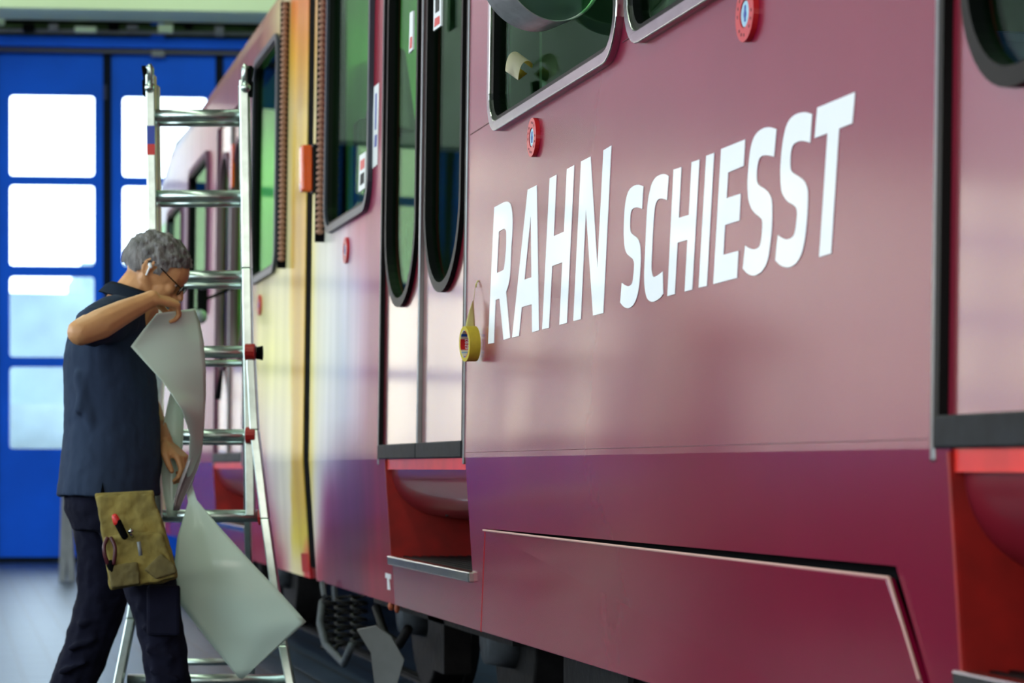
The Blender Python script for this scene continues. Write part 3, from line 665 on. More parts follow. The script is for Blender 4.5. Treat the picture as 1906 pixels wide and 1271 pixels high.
# stickers
def sticker(par, pts, m='sticker_white', off=.002, parts=()):
    o = sheet_obj('sticker', pxpoly(pts), 0, off, m, par)
    for pp, mm in parts:
        bm = B(); prism(bm, pxpoly(pp), off, off + .001); obj('sticker_print', bm, mm, o)
    return o
sticker(near, [(697,162),(706,154),(703,306),(692,316)], parts=[([(699,252),(703,250),(702,272),(698,274)], 'sticker_blue'), ([(700,175),(702.5,173),(701.5,240),(699,242)], 'sticker_blue')])
o = sticker(near, [(671,290),(683,282),(681,350),(669,358)], parts=[([(673,300),(681,294),(680.4,312),(672.6,318)], 'sticker_red'), ([(673,325),(680,320),(679.6,340),(672,346)], 'cabin_dark')], off=.004)
for pts, pr in (([(811,-30),(825,-38),(824,48),(810,58)], [([(813,35),(822,29),(822,44),(812,51)], 'sticker_red'), ([(814,-10),(822,-15),(821,20),(814,25)], 'cabin_dark')]),
                ([(766,24),(772,20),(771,92),(764,100)], [([(767,70),(770.5,68),(770,88),(766,92)], 'sticker_red')])):
    sticker(near, pts, off=.006, parts=pr)
sticker(near, [(718,1066),(728,1069),(728,1078),(724.5,1077),(727,1098),(722,1097),(721.5,1076),(718,1075)])
# bead chains of the artwork border
def beads(par, px, y_top, y_bot, m, wd):
    yy = sy(px, 2.2); z1 = side(px, y_top)[1]; z0 = side(px, y_bot)[1]; z1 = min(z1, 3.08)
    bm = B(); prism(bm, rect(yy - .004, yy + .016, z0 - .03, z1), 0, wd); st = bevel(obj('border_strip', bm, 'black', par), .003)
    bm = B(); n = int((z1 - z0) / .0035); rings = []
    for k in range(n):
        z = z0 + .0035 * k; q_ = .30 + .70 * abs(math.sin(math.pi * (z - z0) / .0245)) ** .6
        rings.append([bm.verts.new((wall_x(z) - wd * .52 + wd * .46 * q_ * math.cos(a), yy - .004 + .014 * q_ * math.sin(a), z)) for a in [2 * math.pi * t / 10 for t in range(10)]])
    for a, b_ in zip(rings, rings[1:]):
        for k in range(10): bm.faces.new((a[k], a[(k + 1) % 10], b_[(k + 1) % 10], b_[k]))
    bm.faces.new(rings[0][::-1]); bm.faces.new(rings[-1])
    obj('corrugated_trim', bm, m, st, True)
beads(near, 606, -60, 436, 'bead', .040); beads(far_, 534, -60, 486, 'bead', .040)
# amber side lamp on the joint
c = Vector((1.528, YG0 - .04, 2.19)); dz = .105
bm = B(); box(bm, c.x - .012, c.x + .01, c.y - .04, c.y + .04, c.z - dz, c.z + dz); il = bevel(obj('side_lamp', bm, 'rubber', near), .004)
bm = B(); box(bm, c.x - .062, c.x - .012, c.y - .034, c.y + .034, c.z - dz + .004, c.z + dz - .004); ol = bevel(obj('lamp_lens', bm, 'orange_lens', il), .012, 3); ol['label'] = 'amber lens'
c2 = side(434, 310)
bm = B(); prism(bm, rect(c2[0] - .05, c2[0] + .05, c2[1] - .12, c2[1] + .12), 0, .014); obj('side_lamp', bm, 'orange_lens', far_)
# round mirror dish beside the near window
mc = at(1022, -66, 6.02); ax = (FWD * -1 + RGT * .55 + Vector((0, 0, .06))).normalized()
q = ax.to_track_quat('Z', 'Y').to_matrix().to_4x4()
def ringm(name, r0, r1, l0, l1, m, par, n=64):
    bm = B(); rings = []
    for rr_, l in ((r0, l0), (r0, l1), (r1, l1), (r1, l0)): rings.append([bm.verts.new(q @ Vector((rr_ * math.cos(2 * math.pi * k / n), rr_ * math.sin(2 * math.pi * k / n), l)) + mc) for k in range(n)])
    for i in range(4):
        for k in range(n): bm.faces.new((rings[i][k], rings[i][(k + 1) % n], rings[(i + 1) % 4][(k + 1) % n], rings[(i + 1) % 4][k]))
    bmesh.ops.recalc_face_normals(bm, faces=bm.faces); return bevel(obj(name, bm, m, par), .002)
RM = .148
mc = mc - RGT * .0
mh = ringm('round_mirror', RM, RM - .004, -.10, .02, 'satin_rim', near); mh['label'] = 'round metal-rimmed mirror dish standing off the window'
bm = B(); n = 48; rows = []
for j in range(7):
    a = j / 6; rows.append([bm.verts.new(q @ Vector((a * (RM - .006) * math.cos(2 * math.pi * k / n), a * (RM - .006) * math.sin(2 * math.pi * k / n), .004 + .022 * (1 - a * a))) + mc) for k in range(n)])
for a, b_ in zip(rows, rows[1:]):
    for k in range(n): 
        try: bm.faces.new((a[k], a[(k + 1) % n], b_[(k + 1) % n], b_[k]))
        except ValueError: pass
bmesh.ops.remove_doubles(bm, verts=bm.verts, dist=1e-5); bmesh.ops.recalc_face_normals(bm, faces=bm.faces)
obj('mirror_glass', bm, 'glass_dish', mh, True)
bm = B(); e = mc + q @ Vector((0, 0, -.10)); tube(bm, [mc + q @ Vector((0, 0, -.0)), e, Vector((wall_x(2.5) + .0, e.y + .1, e.z + .12))], .012, 8); obj('mirror_arm', bm, 'aluminium', mh, True)

# far car hardware
mp = at(376, 560, 13.4)
bm = B(); box(bm, -.028, .028, -.03, .03, -.085, .085); 
for v in bm.verts: v.co = mp + Vector((v.co.x, v.co.y, v.co.z))
mm = bevel(obj('wing_mirror', bm, 'black', far_), .015); 
bm = B(); ball(bm, mp + Vector((-.01, -.03, -.09)), .035, .03, .04); obj('mirror_cap', bm, 'grey_plate', mm, True); bm = B(); ball(bm, mp + Vector((0, -.03, .085)), .028, .02, .026); obj('mirror_cap', bm, 'grey_plate', mm, True)
bm = B(); tube(bm, [mp, Vector((1.53, mp.y + .05, mp.z + .08))], .01, 6); obj('mirror_arm', bm, 'black', mm)
bm = B(); hp_ = at(412, 650, 14.0); p2 = at(405, 742, 13.9); tube(bm, [hp_, (hp_ + p2) / 2 + RGT * .01, p2], [.012, .012, .02], 8); hd = obj('pull_handle', bm, 'black', far_)
bm = B(); tube(bm, [hp_, hp_ + Vector((.13, 0.02, .02))], .01, 6); obj('handle_bracket', bm, 'black', hd)

# running gear below the skirt
def wheelset(par, y, lab=None):
    bm = B(); tube(bm, [(1.86, y, .325), (2.0, y, .325)], [.31, .31], 32); wh = obj('wheel', bm, 'dark_metal', par, False); bevel(wh, .01)
    bm = B(); tube(bm, [(1.99, y, .325), (2.03, y, .325)], [.322, .322], 32); obj('wheel_flange', bm, 'dark_metal', wh)
    bm = B(); tube(bm, [(1.76, y, .325), (1.87, y, .325)], [.09, .11], 20); obj('axle_box', bm, 'underlit_grey', wh, True)
    bm = B(); tube(bm, [(1.9, y, .325), (3.5, y, .325)], .06, 12); obj('axle', bm, 'dark_metal', wh)
for y in (8.0, 9.6): wheelset(near, y)
for y in (13.6, 15.2): wheelset(far_, y)
bm = B(); box(bm, 1.74, 1.86, 7.5, 10.1, .33, .42); box(bm, 1.74, 1.84, 8.6, 8.9, .15, .35); obj('bogie_frame', bm, 'dark_metal', near)
gp = [at(664, 1172, 8.7), at(700, 1165, 8.7), at(728, 1185, 8.7), at(752, 1228, 8.7), at(742, 1262, 8.7), at(728, 1310, 8.7), at(700, 1300, 8.7), at(690, 1215, 8.7)]
bm = B(); f = [bm.verts.new(p) for p in gp]; g = [bm.verts.new(p + FWD * .04) for p in gp]; bm.faces.new(f); bm.faces.new(g[::-1])
for i in range(8): j = (i + 1) % 8; bm.faces.new((f[i], g[i], g[j], f[j]))
bmesh.ops.recalc_face_normals(bm, faces=bm.faces); obj('guard_plate', bm, 'grey_plate', near)['label'] = 'pale grey guard plate by the wheel'
for (px, py, d, rr_) in ((612, 1150, 10.0, .028), (640, 1150, 9.8, .034), (668, 1150, 9.6, .03)):
    bm = B(); p = at(px, py, d); n = 60
    tube(bm, [p + Vector((rr_ * math.cos(k * .7), rr_ * math.sin(k * .7), .09 - .0036 * k)) for k in range(n)], .007, 6); obj('spring', bm, 'dark_metal', near, True)
for (a, b_, c_) in (((600, 1085, 10.1), (604, 1110, 10.0), .012), ((622, 1090, 10), (624, 1118, 10), .014)):
    bm = B(); tube(bm, [at(*a), at(*b_)], c_, 6); obj('bracket', bm, 'underlit_grey', near)
bm = B(); tube(bm, [at(600, 1120, 10), at(596, 1160, 9.9), at(606, 1200, 9.8), at(640, 1235, 9.6), at(655, 1200, 9.5)], .016, 8); obj('hose', bm, 'underlit_grey', near, True)
bm = B(); tube(bm, [at(700, 1130, 9.2), at(716, 1180, 9.1), at(742, 1200, 9.0), at(760, 1170, 8.9)], .018, 8); obj('hose', bm, 'dark_metal', near, True)
bm = B(); ball(bm, at(728, 1128, 8.75), .012, .012, .016); obj('drain_plug', bm, 'orange_rust', near, True); bm = B(); ball(bm, at(739, 1132, 8.7), .01, .01, .018); obj('drain_plug', bm, 'orange_rust', near, True)
bm = B(); box(bm, 1.75, 2.3, 6.2, 6.9, .12, .4); bevel(obj('equipment_box', bm, 'dark_metal', near), .02)
bm = B(); box(bm, 1.75, 2.3, 5.1, 5.7, .14, .4); bevel(obj('equipment_box', bm, 'dark_metal', near), .02)

# ------------------------------------------------------------------ organic shapes
def tcap(bm, a, ra, b_, rb, flat=None):
    """tapered capsule between two points as one closed convex hull"""
    b2 = B(); 
    for p, r in ((a, ra), (b_, rb)): bmesh.ops.create_icosphere(b2, subdivisions=2, radius=r, matrix=Matrix.Translation(p))
    res = bmesh.ops.convex_hull(b2, input=b2.verts); bmesh.ops.delete(b2, geom=list({g for g in res['geom_interior'] if isinstance(g, bmesh.types.BMVert)}), context='VERTS')
    me = bpy.data.meshes.new('t'); b2.to_mesh(me); b2.free(); bm.from_mesh(me); bpy.data.meshes.remove(me)
def chain(bm, pts):
    for (a, ra), (b_, rb) in zip(pts, pts[1:]): tcap(bm, a, ra, b_, rb)
def loft(bm, rings, n=28):
    """closed loft of elliptical rings (centre, half width along camera right, half depth along view)"""
    rs = []
    for c, hw, hd in rings: rs.append([bm.verts.new(c + RGT * hw * math.cos(2 * math.pi * k / n) + FWD * hd * math.sin(2 * math.pi * k / n)) for k in range(n)])
    for a, b_ in zip(rs, rs[1:]):
        for k in range(n): bm.faces.new((a[k], b_[k], b_[(k + 1) % n], a[(k + 1) % n]))
    bm.faces.new(rs[0]); bm.faces.new(rs[-1][::-1])
def fuse(name, bm, m, parent, voxel=.006, smooth=4, disp=None):
    """melts overlapping closed shapes into one continuous skin"""
    bmesh.ops.recalc_face_normals(bm, faces=bm.faces)
    me = bpy.data.meshes.new(name); bm.to_mesh(me); bm.free()
    t = bpy.data.objects.new('tmp', me); col.objects.link(t)
    r = t.modifiers.new('r', 'REMESH'); r.mode = 'VOXEL'; r.voxel_size = voxel
    sm = t.modifiers.new('s', 'SMOOTH'); sm.iterations = smooth; sm.factor = .5
    if disp:
        tx = bpy.data.textures.new('folds', 'CLOUDS'); tx.noise_scale = disp[1]; tx.noise_depth = 2
        d = t.modifiers.new('d', 'DISPLACE'); d.texture = tx; d.strength = disp[0]; d.mid_level = .5; d.texture_coords = 'GLOBAL'
    dg = bpy.context.evaluated_depsgraph_get(); out = bpy.data.meshes.new_from_object(t.evaluated_get(dg))
    bpy.data.objects.remove(t); out.name = name; out.materials.clear(); out.materials.append(M[m])
    return link(name, out, None, parent, True)

# ------------------------------------------------------------------ the man
MD = 7.8
def P(px, py, dd=0.): return at(px, py, MD + dd)
man = empty('person', Vector((P(200, 870).x, P(200, 870).y, 0)), 'grey-haired man in dark blue polo and navy work trousers, elbow raised, holding film', 'person')
bm = B()
# trunk, legs (under the clothes)
chain(bm, [(P(248, 580, .03), .085), (P(212, 640, .03), .12), (P(206, 760, .03), .12), (P(206, 900, .03), .095)])
chain(bm, [(P(228, 930, -.03), .066), (P(262, 1030, -.07), .062), (P(288, 1120, -.1), .052), (P(316, 1345, -.1), .042)])
chain(bm, [(P(196, 930, .10), .066), (P(197, 1030, .17), .060), (P(190, 1120, .2), .052), (P(112, 1358, .22), .042)])
# neck and head, face turned right and down
chain(bm, [(P(222, 590, .02), .075), (P(246, 552, .03), .066), (P(274, 515, .04), .064)])
hr = Matrix.Rotation(-TH, 3, 'Z') @ Matrix.Rotation(R(38), 3, 'Y')     # local x = face direction, tipped down
HC = P(293, 496, .04)
def hp(x, y, z): return HC + hr @ Vector((x, y, z))      # y is away from the camera
ball(bm, hp(0, 0, 0), .103, .079, .092, hr); ball(bm, hp(.048, 0, -.045), .058, .060, .070, hr); ball(bm, hp(.045, 0, .012), .062, .066, .062, hr)
ball(bm, hp(.062, 0, -.088), .032, .036, .028, hr)                      # chin
for s in (-1, 1):
    chain(bm, [(hp(.0, .058 * s, -.05), .022), (hp(.055, .03 * s, -.092), .018)])          # jaw line
    ball(bm, hp(.078, .036 * s, -.030), .022, .020, .018, hr)           # cheek
    chain(bm, [(hp(.092, .014 * s, .008), .010), (hp(.080, .046 * s, .006), .009)])        # brow
    # ear: rim and lobe
    for k in range(7):
        a = R(-70 + 40 * k); p1 = hp(-.012 - .013 * math.cos(a), (.078 + .003) * s, -.012 + .026 * math.sin(a)); a += R(40); p2 = hp(-.012 - .013 * math.cos(a), .081 * s, -.012 + .026 * math.sin(a))
        tcap(bm, p1, .0062, p2, .0062)
    ball(bm, hp(-.010, .077 * s, -.014), .012, .006, .02, hr); ball(bm, hp(-.005, .079 * s, -.038), .008, .005, .009, hr)
chain(bm, [(hp(.098, 0, -.006), .009), (hp(.122, 0, -.036), .012), (hp(.112, 0, -.044), .010)])   # nose
for s in (-1, 1): ball(bm, hp(.106, .012 * s, -.044), .010, .008, .007, hr)
chain(bm, [(hp(.094, .02, -.066), .008), (hp(.101, 0, -.064), .008), (hp(.094, -.02, -.066), .008)])
chain(bm, [(hp(.090, .018, -.074), .008), (hp(.097, 0, -.075), .009), (hp(.090, -.018, -.074), .008)])
# right arm: shoulder, elbow towards us on the left, wrist, hand at the film
SH, EL, WR = P(214, 590, -.13), P(150, 618, -.36), P(283, 556, -.22)
chain(bm, [(SH, .060), (SH.lerp(EL, .5), .052), (EL, .043)])
chain(bm, [(EL, .042), (EL.lerp(WR, .28) + Vector((0, 0, -.004)), .049), (EL.lerp(WR, .6), .040), (EL.lerp(WR, .9), .030), (WR, .028)])
def hand(bm, wr, d, up, sgn, curl, L=.185):
    """palm from the wrist along d, knuckles towards up, five separate curled fingers"""
    d = d.normalized(); sd = d.cross(up).normalized() * sgn; up = sd.cross(d).normalized() * sgn
    palm = [(-.028, .088), (-.009, .093), (.011, .090), (.030, .080)]
    for a, l in palm: tcap(bm, wr + sd * a * .55, .0145, wr + d * l + sd * a, .0125)
    lens = [(.043, .027, .021), (.047, .030, .023), (.044, .028, .022), (.035, .021, .019)]
    for (a, l), ls, c in zip(palm, lens, curl):
        p = wr + d * l + sd * a; ang = 0; r = .0100
        for i, q in enumerate(ls):
            ang += c[i]; dirn = (d * math.cos(R(ang)) - up * math.sin(R(ang))).normalized(); p2 = p + dirn * q
            tcap(bm, p, r, p2, r - .0012); p = p2; r -= .0011
    t0 = wr + d * .025 - sd * .026; t1 = t0 + (d * .75 - sd * .55 - up * .35).normalized() * .042; t2 = t1 + (d * .85 - up * .5 + sd * .1).normalized() * .033; t3 = t2 + (d * .8 - up * .5 + sd * .35).normalized() * .026
    chain(bm, [(t0, .0165), (t1, .0125), (t2, .0112), (t3, .0092)])
hd_ = (P(338, 566, -.13) - WR)
hand(bm, WR, hd_, Vector((0, 0, 1)) - FWD * .55, 1, [(42, 52, 34), (48, 56, 36), (52, 58, 38), (56, 60, 40)])
# left arm: behind the chest, reaching down to the lower part of the film
SL, ELL, WL = P(236, 600, .20), P(262, 735, .26), P(306, 822, .10)
chain(bm, [(SL, .058), (SL.lerp(ELL, .5), .050), (ELL, .042), (ELL.lerp(WL, .35), .045), (ELL.lerp(WL, .8), .031), (WL, .028)])
hand(bm, WL, P(345, 858, .06) - WL, RGT + Vector((0, 0, .8)) - FWD * .4, -1, [(30, 44, 30), (36, 50, 34), (40, 52, 36), (46, 54, 36)])
body = fuse('body', bm, 'skin', man, .0045, 3)
# eyes, glasses, earbud
for s in (-1, 1):
    bm = B(); ball(bm, hp(.083, .031 * s, -.012), .0115, .0125, .0115, hr, 14); ey = obj('eye', bm, 'eye', man, True)
    bm = B(); ball(bm, hp(.0915, .031 * s, -.013), .004, .0058, .0058, hr, 12); obj('iris', bm, 'iris', ey, True)
bm = B()
for s in (-1, 1):
    n = 22; c = [hp(.112, .033 * s + .024 * math.cos(2 * math.pi * k / n), -.016 + .017 * math.sin(2 * math.pi * k / n)) for k in range(n + 1)]
    tube(bm, c, .0017, 6, cap=False); tube(bm, [hp(.112, .056 * s, -.008), hp(.09, .076 * s, -.004), hp(.0, .083 * s, .008), hp(-.022, .084 * s, -.002), hp(-.03, .082 * s, -.02)], .0020, 6)
tube(bm, [hp(.112, -.01, -.012), hp(.116, 0, -.008), hp(.112, .01, -.012)], .0017, 6)
gl = obj('glasses', bm, 'black', man)
for s in (-1, 1):
    bm = B(); c = hp(.112, .033 * s, -.016); vs = [bm.verts.new(hp(.112, .033 * s + .023 * math.cos(2 * math.pi * k / 20), -.016 + .016 * math.sin(2 * math.pi * k / 20))) for k in range(20)]
    bm.faces.new(vs); bmesh.ops.solidify(bm, geom=bm.faces[:], thickness=.0015); obj('lens', bm, 'lens', gl)
bm = B(); tcap(bm, hp(-.008, -.088, -.008), .0065, hp(-.001, -.090, -.012), .006); tcap(bm, hp(-.004, -.092, -.012), .0034, hp(.004, -.093, -.040), .0032)
o = obj('earbud', bm, 'letter_white', man, True); o['label'] = 'white stemmed earbud'
# hair: a cap over crown and nape, cut along the hairline
bm = B(); ball(bm, hp(-.006, 0, .010), .109, .086, .098, hr, 40); ball(bm, hp(-.03, 0, .0), .092, .084, .096, hr, 40)
for k in range(150):
    v = Vector((rnd.gauss(-.1, .8), rnd.gauss(0, .8), abs(rnd.gauss(.4, .7)))).normalized(); ball(bm, hp(-.006 + v.x * .108, v.y * .085, .010 + v.z * .097), .012, .012, .007, hr, 6)
b3 = bm
bmesh.ops.recalc_face_normals(bm, faces=bm.faces)
hair = fuse('hair', bm, 'hair', man, .004, 2, (.006, .018))
bm = B(); bm.from_mesh(hair.data)
def cutp(a, n_): 
    r = bmesh.ops.bisect_plane(bm, geom=bm.verts[:] + bm.edges[:] + bm.faces[:], plane_co=a, plane_no=n_, clear_outer=False, clear_inner=False)
for v in list(bm.verts):
    l = hr.inverted() @ (v.co - HC)
    # keep above a hairline that drops behind the ears to the nape and rises over the forehead
    hl = -.058 if l.x < -.035 else (-.058 + (l.x + .035) / .05 * .062 if l.x < .015 else (.004 + (.018 if l.x > .05 else 0) + max(0, l.x - .05) * .9))
    if .012 < l.x < .038 and abs(l.y) > .06: hl = -.022
    hl += .005 * noise.noise(l * 70) + .003 * noise.noise(l * 160)
    if l.z < hl: bm.verts.remove(v)
bm.to_mesh(hair.data); bm.free()
# shirt
bm = B()
loft(bm, [(P(238, 552, .03), .050, .075), (P(232, 562, .03), .085, .14), (P(218, 580, .03), .108, .185), (P(207, 612, .03), .128, .20), (P(203, 660, .03), .143, .195), (P(206, 720, .03), .150, .19),
          (P(209, 790, .03), .153, .185), (P(207, 860, .03), .160, .205), (P(203, 900, .03), .163, .215), (P(203, 922, .03), .165, .218)])
chain(bm, [(P(216, 592, -.11), .078), (SH.lerp(EL, .35), .070), (SH.lerp(EL, .62), .066)])
chain(bm, [(P(234, 600, .18), .074), (SL.lerp(ELL, .4), .068), (SL.lerp(ELL, .62), .065)])
for (a, b_) in (((150, 700), (195, 880)), ((178, 640), (150, 760))):
    tcap(bm, P(*a, -.130), .026, P(*b_, -.138), .020)
shirt = fuse('polo_shirt', bm, 'shirt', man, .0065, 5, (.012, .075)); shirt['label'] = 'dark slate-blue short-sleeved polo shirt'
bm = B()
n = 30; rows = []
for j, (dz, rr, tilt) in enumerate(((0, .072, 0), (.022, .070, 0), (.040, .068, 0), (.030, .084, 0), (.006, .096, 0))):
    c = P(237, 552, .03) + Vector((0, 0, dz - .012)) + RGT * dz * .5
    rows.append([bm.verts.new(c + RGT * rr * math.cos(2 * math.pi * k / n) + FWD * rr * 1.15 * math.sin(2 * math.pi * k / n) + Vector((0, 0, -.022 * math.cos(2 * math.pi * k / n)))) for k in range(n)])
for a, b_ in zip(rows, rows[1:]):
    for k in range(n): bm.faces.new((a[k], a[(k + 1) % n], b_[(k + 1) % n], b_[k]))
bmesh.ops.solidify(bm, geom=bm.faces[:], thickness=.003); obj('collar', bm, 'shirt', shirt, True)
bm = B(); vs = [P(186, 924, -.19), P(196, 924, -.19), P(191, 896, -.185)]
f = bm.faces.new([bm.verts.new(v) for v in vs]); bmesh.ops.solidify(bm, geom=[f], thickness=.004); obj('hem_slit', bm, 'black', shirt)
# trousers
bm = B()
loft(bm, [(P(206, 850, .03), .135, .165), (P(205, 900, .03), .142, .165), (P(205, 945, .03), .145, .170), (P(205, 985, .03), .12, .15)])
chain(bm, [(P(228, 948, -.045), .100), (P(258, 1020, -.09), .100), (P(286, 1110, -.1), .082), (P(304, 1200, -.1), .075), (P(314, 1280, -.1), .074), (P(318, 1345, -.1), .072)])
chain(bm, [(P(188, 930, .12), .105), (P(196, 1020, .17), .098), (P(192, 1110, .2), .088), (P(160, 1210, .22), .080), (P(128, 1290, .22), .078), (P(108, 1350, .22), .078)])
for k in range(7):
    y = 1050 + 40 * k; x = 270 + 8 * k; tcap(bm, P(x - 26, y, -.17), .011, P(x + 22, y + 16, -.168), .006)
for k in range(4):
    y = 1110 + 44 * k; x = 190 - 18 * k; tcap(bm, P(x - 22, y + 8, .13), .012, P(x + 22, y - 8, .135), .006)
tr = fuse('work_trousers', bm, 'trousers', man, .007, 4, (.014, .06)); tr['label'] = 'navy work trousers with cargo pockets'
bm = B(); a = P(306, 1130, -.19); box(bm, -.055, .05, -.012, .012, -.09, .07)
for v in bm.verts: v.co = a + RGT * v.co.x + FWD * v.co.y + Vector((0, 0, v.co.z))
bevel(obj('cargo_pocket', bm, 'trousers', tr), .01)
for a, nm in ((P(318, 1380, -.1), 0), (P(110, 1384, .22), 1)):
    bm = B(); a = Vector((a.x, a.y, 0)); tcap(bm, a + Vector((0, 0, .065)) - RGT * .03, .045, a + Vector((0, 0, .045)) + RGT * .13, .036); tcap(bm, a + Vector((0, 0, .11)) - RGT * .02, .046, a + Vector((0, 0, .06)), .046)
    sh = fuse('shoe', bm, 'shoe', man, .007, 2)
    zmin = min(v.co.z for v in sh.data.vertices)
    for v in sh.data.vertices: v.co.z = max(v.co.z, .012)
    bm = B(); tube(bm, [a + Vector((0, 0, .0)) , a + Vector((0, 0, .016))], [.05, .05], 20)
    for v in bm.verts: q_ = v.co - a; v.co = a + RGT * (q_.dot(RGT) * 2.5 + .045) + FWD * q_.dot(FWD) * .95 + Vector((0, 0, q_.z))
    obj('sole', bm, 'black', sh)

# tool pouch hanging from the belt
pch = empty('tool_pouch', P(190, 925, -.26), 'worn khaki tool pouch hanging at the man\'s hip with tools stuck in it', 'pouch')
def pl(px, py, dd): return P(px, py, dd)
def slab(bm, pts, d0, d1):
    f = [bm.verts.new(P(x, y, d0)) for x, y in pts]; g = [bm.verts.new(P(x, y, d1)) for x, y in pts]; n = len(pts)
    bm.faces.new(f); bm.faces.new(g[::-1])
    for i in range(n): j = (i + 1) % n; bm.faces.new((f[i], g[i], g[j], f[j]))
bm = B(); slab(bm, [(178, 924), (230, 920), (283, 918), (300, 965), (318, 1020), (331, 1076), (300, 1086), (250, 1090), (205, 1098), (196, 1040), (188, 980)], -.27, -.215)
fuse('pouch_body', bm, 'khaki', pch, .005, 5, (.012, .04))
bm = B(); slab(bm, [(193, 1000), (240, 992), (300, 990), (314, 1028), (328, 1074), (290, 1084), (208, 1094), (199, 1050)], -.30, -.265)
fuse('front_pocket', bm, 'khaki', pch, .005, 5, (.012, .03))
bm = B(); slab(bm, [(200, 1052), (256, 1046), (262, 1086), (208, 1095)], -.318, -.295); fuse('side_pocket', bm, 'khaki_dark', pch, .005, 4, (.008, .03))
bm = B(); slab(bm, [(268, 1060), (300, 1030), (326, 1052), (329, 1066), (290, 1078)], -.312, -.295); fuse('pen_loop', bm, 'khaki_dark', pch, .004, 3)
bm = B(); slab(bm, [(176, 918), (286, 912), (288, 926), (178, 932)], -.262, -.215); bevel(obj('waistband', bm, 'khaki', pch), .006)
# tools
bm = B(); tcap(bm, P(232, 998, -.32), .011, P(219, 972, -.325), .0125); mk = obj('marker_pen', bm, 'black', None, True); tag(mk, 'black marker pen with red cap in the khaki tool pouch', 'pen')
bm = B(); tcap(bm, P(218, 972, -.325), .0125, P(214, 962, -.326), .0105); o = obj('cap', bm, 'sticker_red', mk, True); o['label'] = 'red cap'
bm = B(); tube(bm, [P(240, 992, -.325), P(246, 985, -.326)], .007, 10); tube(bm, [P(247, 1000, -.31), P(241, 990, -.325)], .005, 8); o = obj('steel_pen', bm, 'aluminium', None, True); tag(o, 'short steel tool glinting beside the red-capped marker pen', 'tool')
sc_ = empty('pliers', P(205, 1040, -.32), 'pliers with dark red handles in the left of the tool pouch', 'pliers')
for dx in (-6, 7):
    bm = B(); pts = [P(203 + dx * .4, 1000, -.31), P(203 + dx * 1.5, 1016, -.32), P(204 + dx * 1.4, 1034, -.322), P(206 + dx * .8, 1050, -.318)]; tube(bm, [Vector(v) for v in spline([tuple(p) for p in pts], False, 4)] + [pts[-1]], .0062, 8); obj('handle', bm, 'maroon', sc_, True)
bm = B(); tcap(bm, P(206, 1050, -.312), .014, P(210, 1066, -.308), .009); obj('jaw', bm, 'black', sc_, True)
bm = B(); tube(bm, [P(258, 1008, -.318), P(262, 1034, -.318)], .006, 8); o = obj('screwdriver', bm, 'grey_plate', None, True); tag(o, 'thin grey screwdriver shaft on the front of the tool pouch', 'tool')

# ------------------------------------------------------------------ the film the man holds
rows_ = [((292,583),(362,574),.02),((268,612),(372,600),.03),((243,645),(379,635),.02),((272,677),(383,690),.03),((304,712),(383,735),.05),((338,762),(380,790),.06),((353,808),(376,838),.05),((351,858),(366,868),.03),
         ((345,902),(358,902),.0),((350,935),(366,930),-.02),((330,1000),(408,980),-.05),((322,1070),(462,1040),-.07),((330,1118),(524,1105),-.06),((384,1188),(570,1157),-.04),((445,1262),(452,1263),.0)]
def filmpts(nu=14, nv=5):
    dense = []
    for i in range(len(rows_) - 1):
        for k in range(nv):
            t = k / nv; a, b_ = rows_[i], rows_[i + 1]
            dense.append(((a[0][0] * (1 - t) + b_[0][0] * t, a[0][1] * (1 - t) + b_[0][1] * t), (a[1][0] * (1 - t) + b_[1][0] * t, a[1][1] * (1 - t) + b_[1][1] * t), a[2] * (1 - t) + b_[2] * t))
    return dense + [rows_[-1]]
bm = B(); g_ = []
for i, (l, r, dd) in enumerate(filmpts()):
    w_ = (r[0] - l[0]) / F * MD; row = []
    for k in range(15):
        u = k / 14; bow = -math.sin(math.pi * u) * w_ * (.20 if i < 40 else .02) + (.06 * w_ * math.sin(6 * u + i * .12)) * .4
        row.append(bm.verts.new(P(l[0] * (1 - u) + r[0] * u, l[1] * (1 - u) + r[1] * u, dd + .04 + bow * (.3 if i < 22 else 1) - (.30 * (1 - u) + .14 * u) * max(0., min(1., (40 - i) / 16.)) ** 1)))
    g_.append(row)
for a, b_ in zip(g_, g_[1:]):
    for k in range(14): bm.faces.new((a[k], a[k + 1], b_[k + 1], b_[k]))
bmesh.ops.remove_doubles(bm, verts=bm.verts, dist=1e-5); bmesh.ops.recalc_face_normals(bm, faces=bm.faces)
flm = obj('film_sheet', bm, 'film', None, True); so = flm.modifiers.new('t', 'SOLIDIFY'); so.thickness = .0008
tag(flm, 'large pale backing film in the man\'s hands, twisted mid-way, hanging to a corner', 'film')
bm = B(); rws = []
for j in range(13):
    t = j / 12; c = P(334 - 16 * math.sin(t * 2.2) , 700 + 262 * t, .13); rr = .016 + .02 * math.sin(math.pi * t)
    rws.append([bm.verts.new(c + RGT * rr * math.cos(R(200 - 25 * k)) + FWD * rr * math.sin(R(200 - 25 * k))) for k in range(9)])
for a, b_ in zip(rws, rws[1:]):
    for k in range(8): bm.faces.new((a[k], a[k + 1], b_[k + 1], b_[k]))
o = obj('rolled_edge', bm, 'film', flm, True); so = o.modifiers.new('t', 'SOLIDIFY'); so.thickness = .001
bm = B(); rws = []
for j in range(13):
    t = j / 12; c = P(368 - 34 * t + 6 * math.sin(5 * t), 800 + 150 * t, -.02 + .03 * t); rr = .010 + .012 * math.sin(math.pi * t)
    rws.append([bm.verts.new(c + RGT * rr * math.cos(R(250 - 30 * k)) + FWD * rr * math.sin(R(250 - 30 * k))) for k in range(9)])
for a, b_ in zip(rws, rws[1:]):
    for k in range(8): bm.faces.new((a[k], a[k + 1], b_[k + 1], b_[k]))
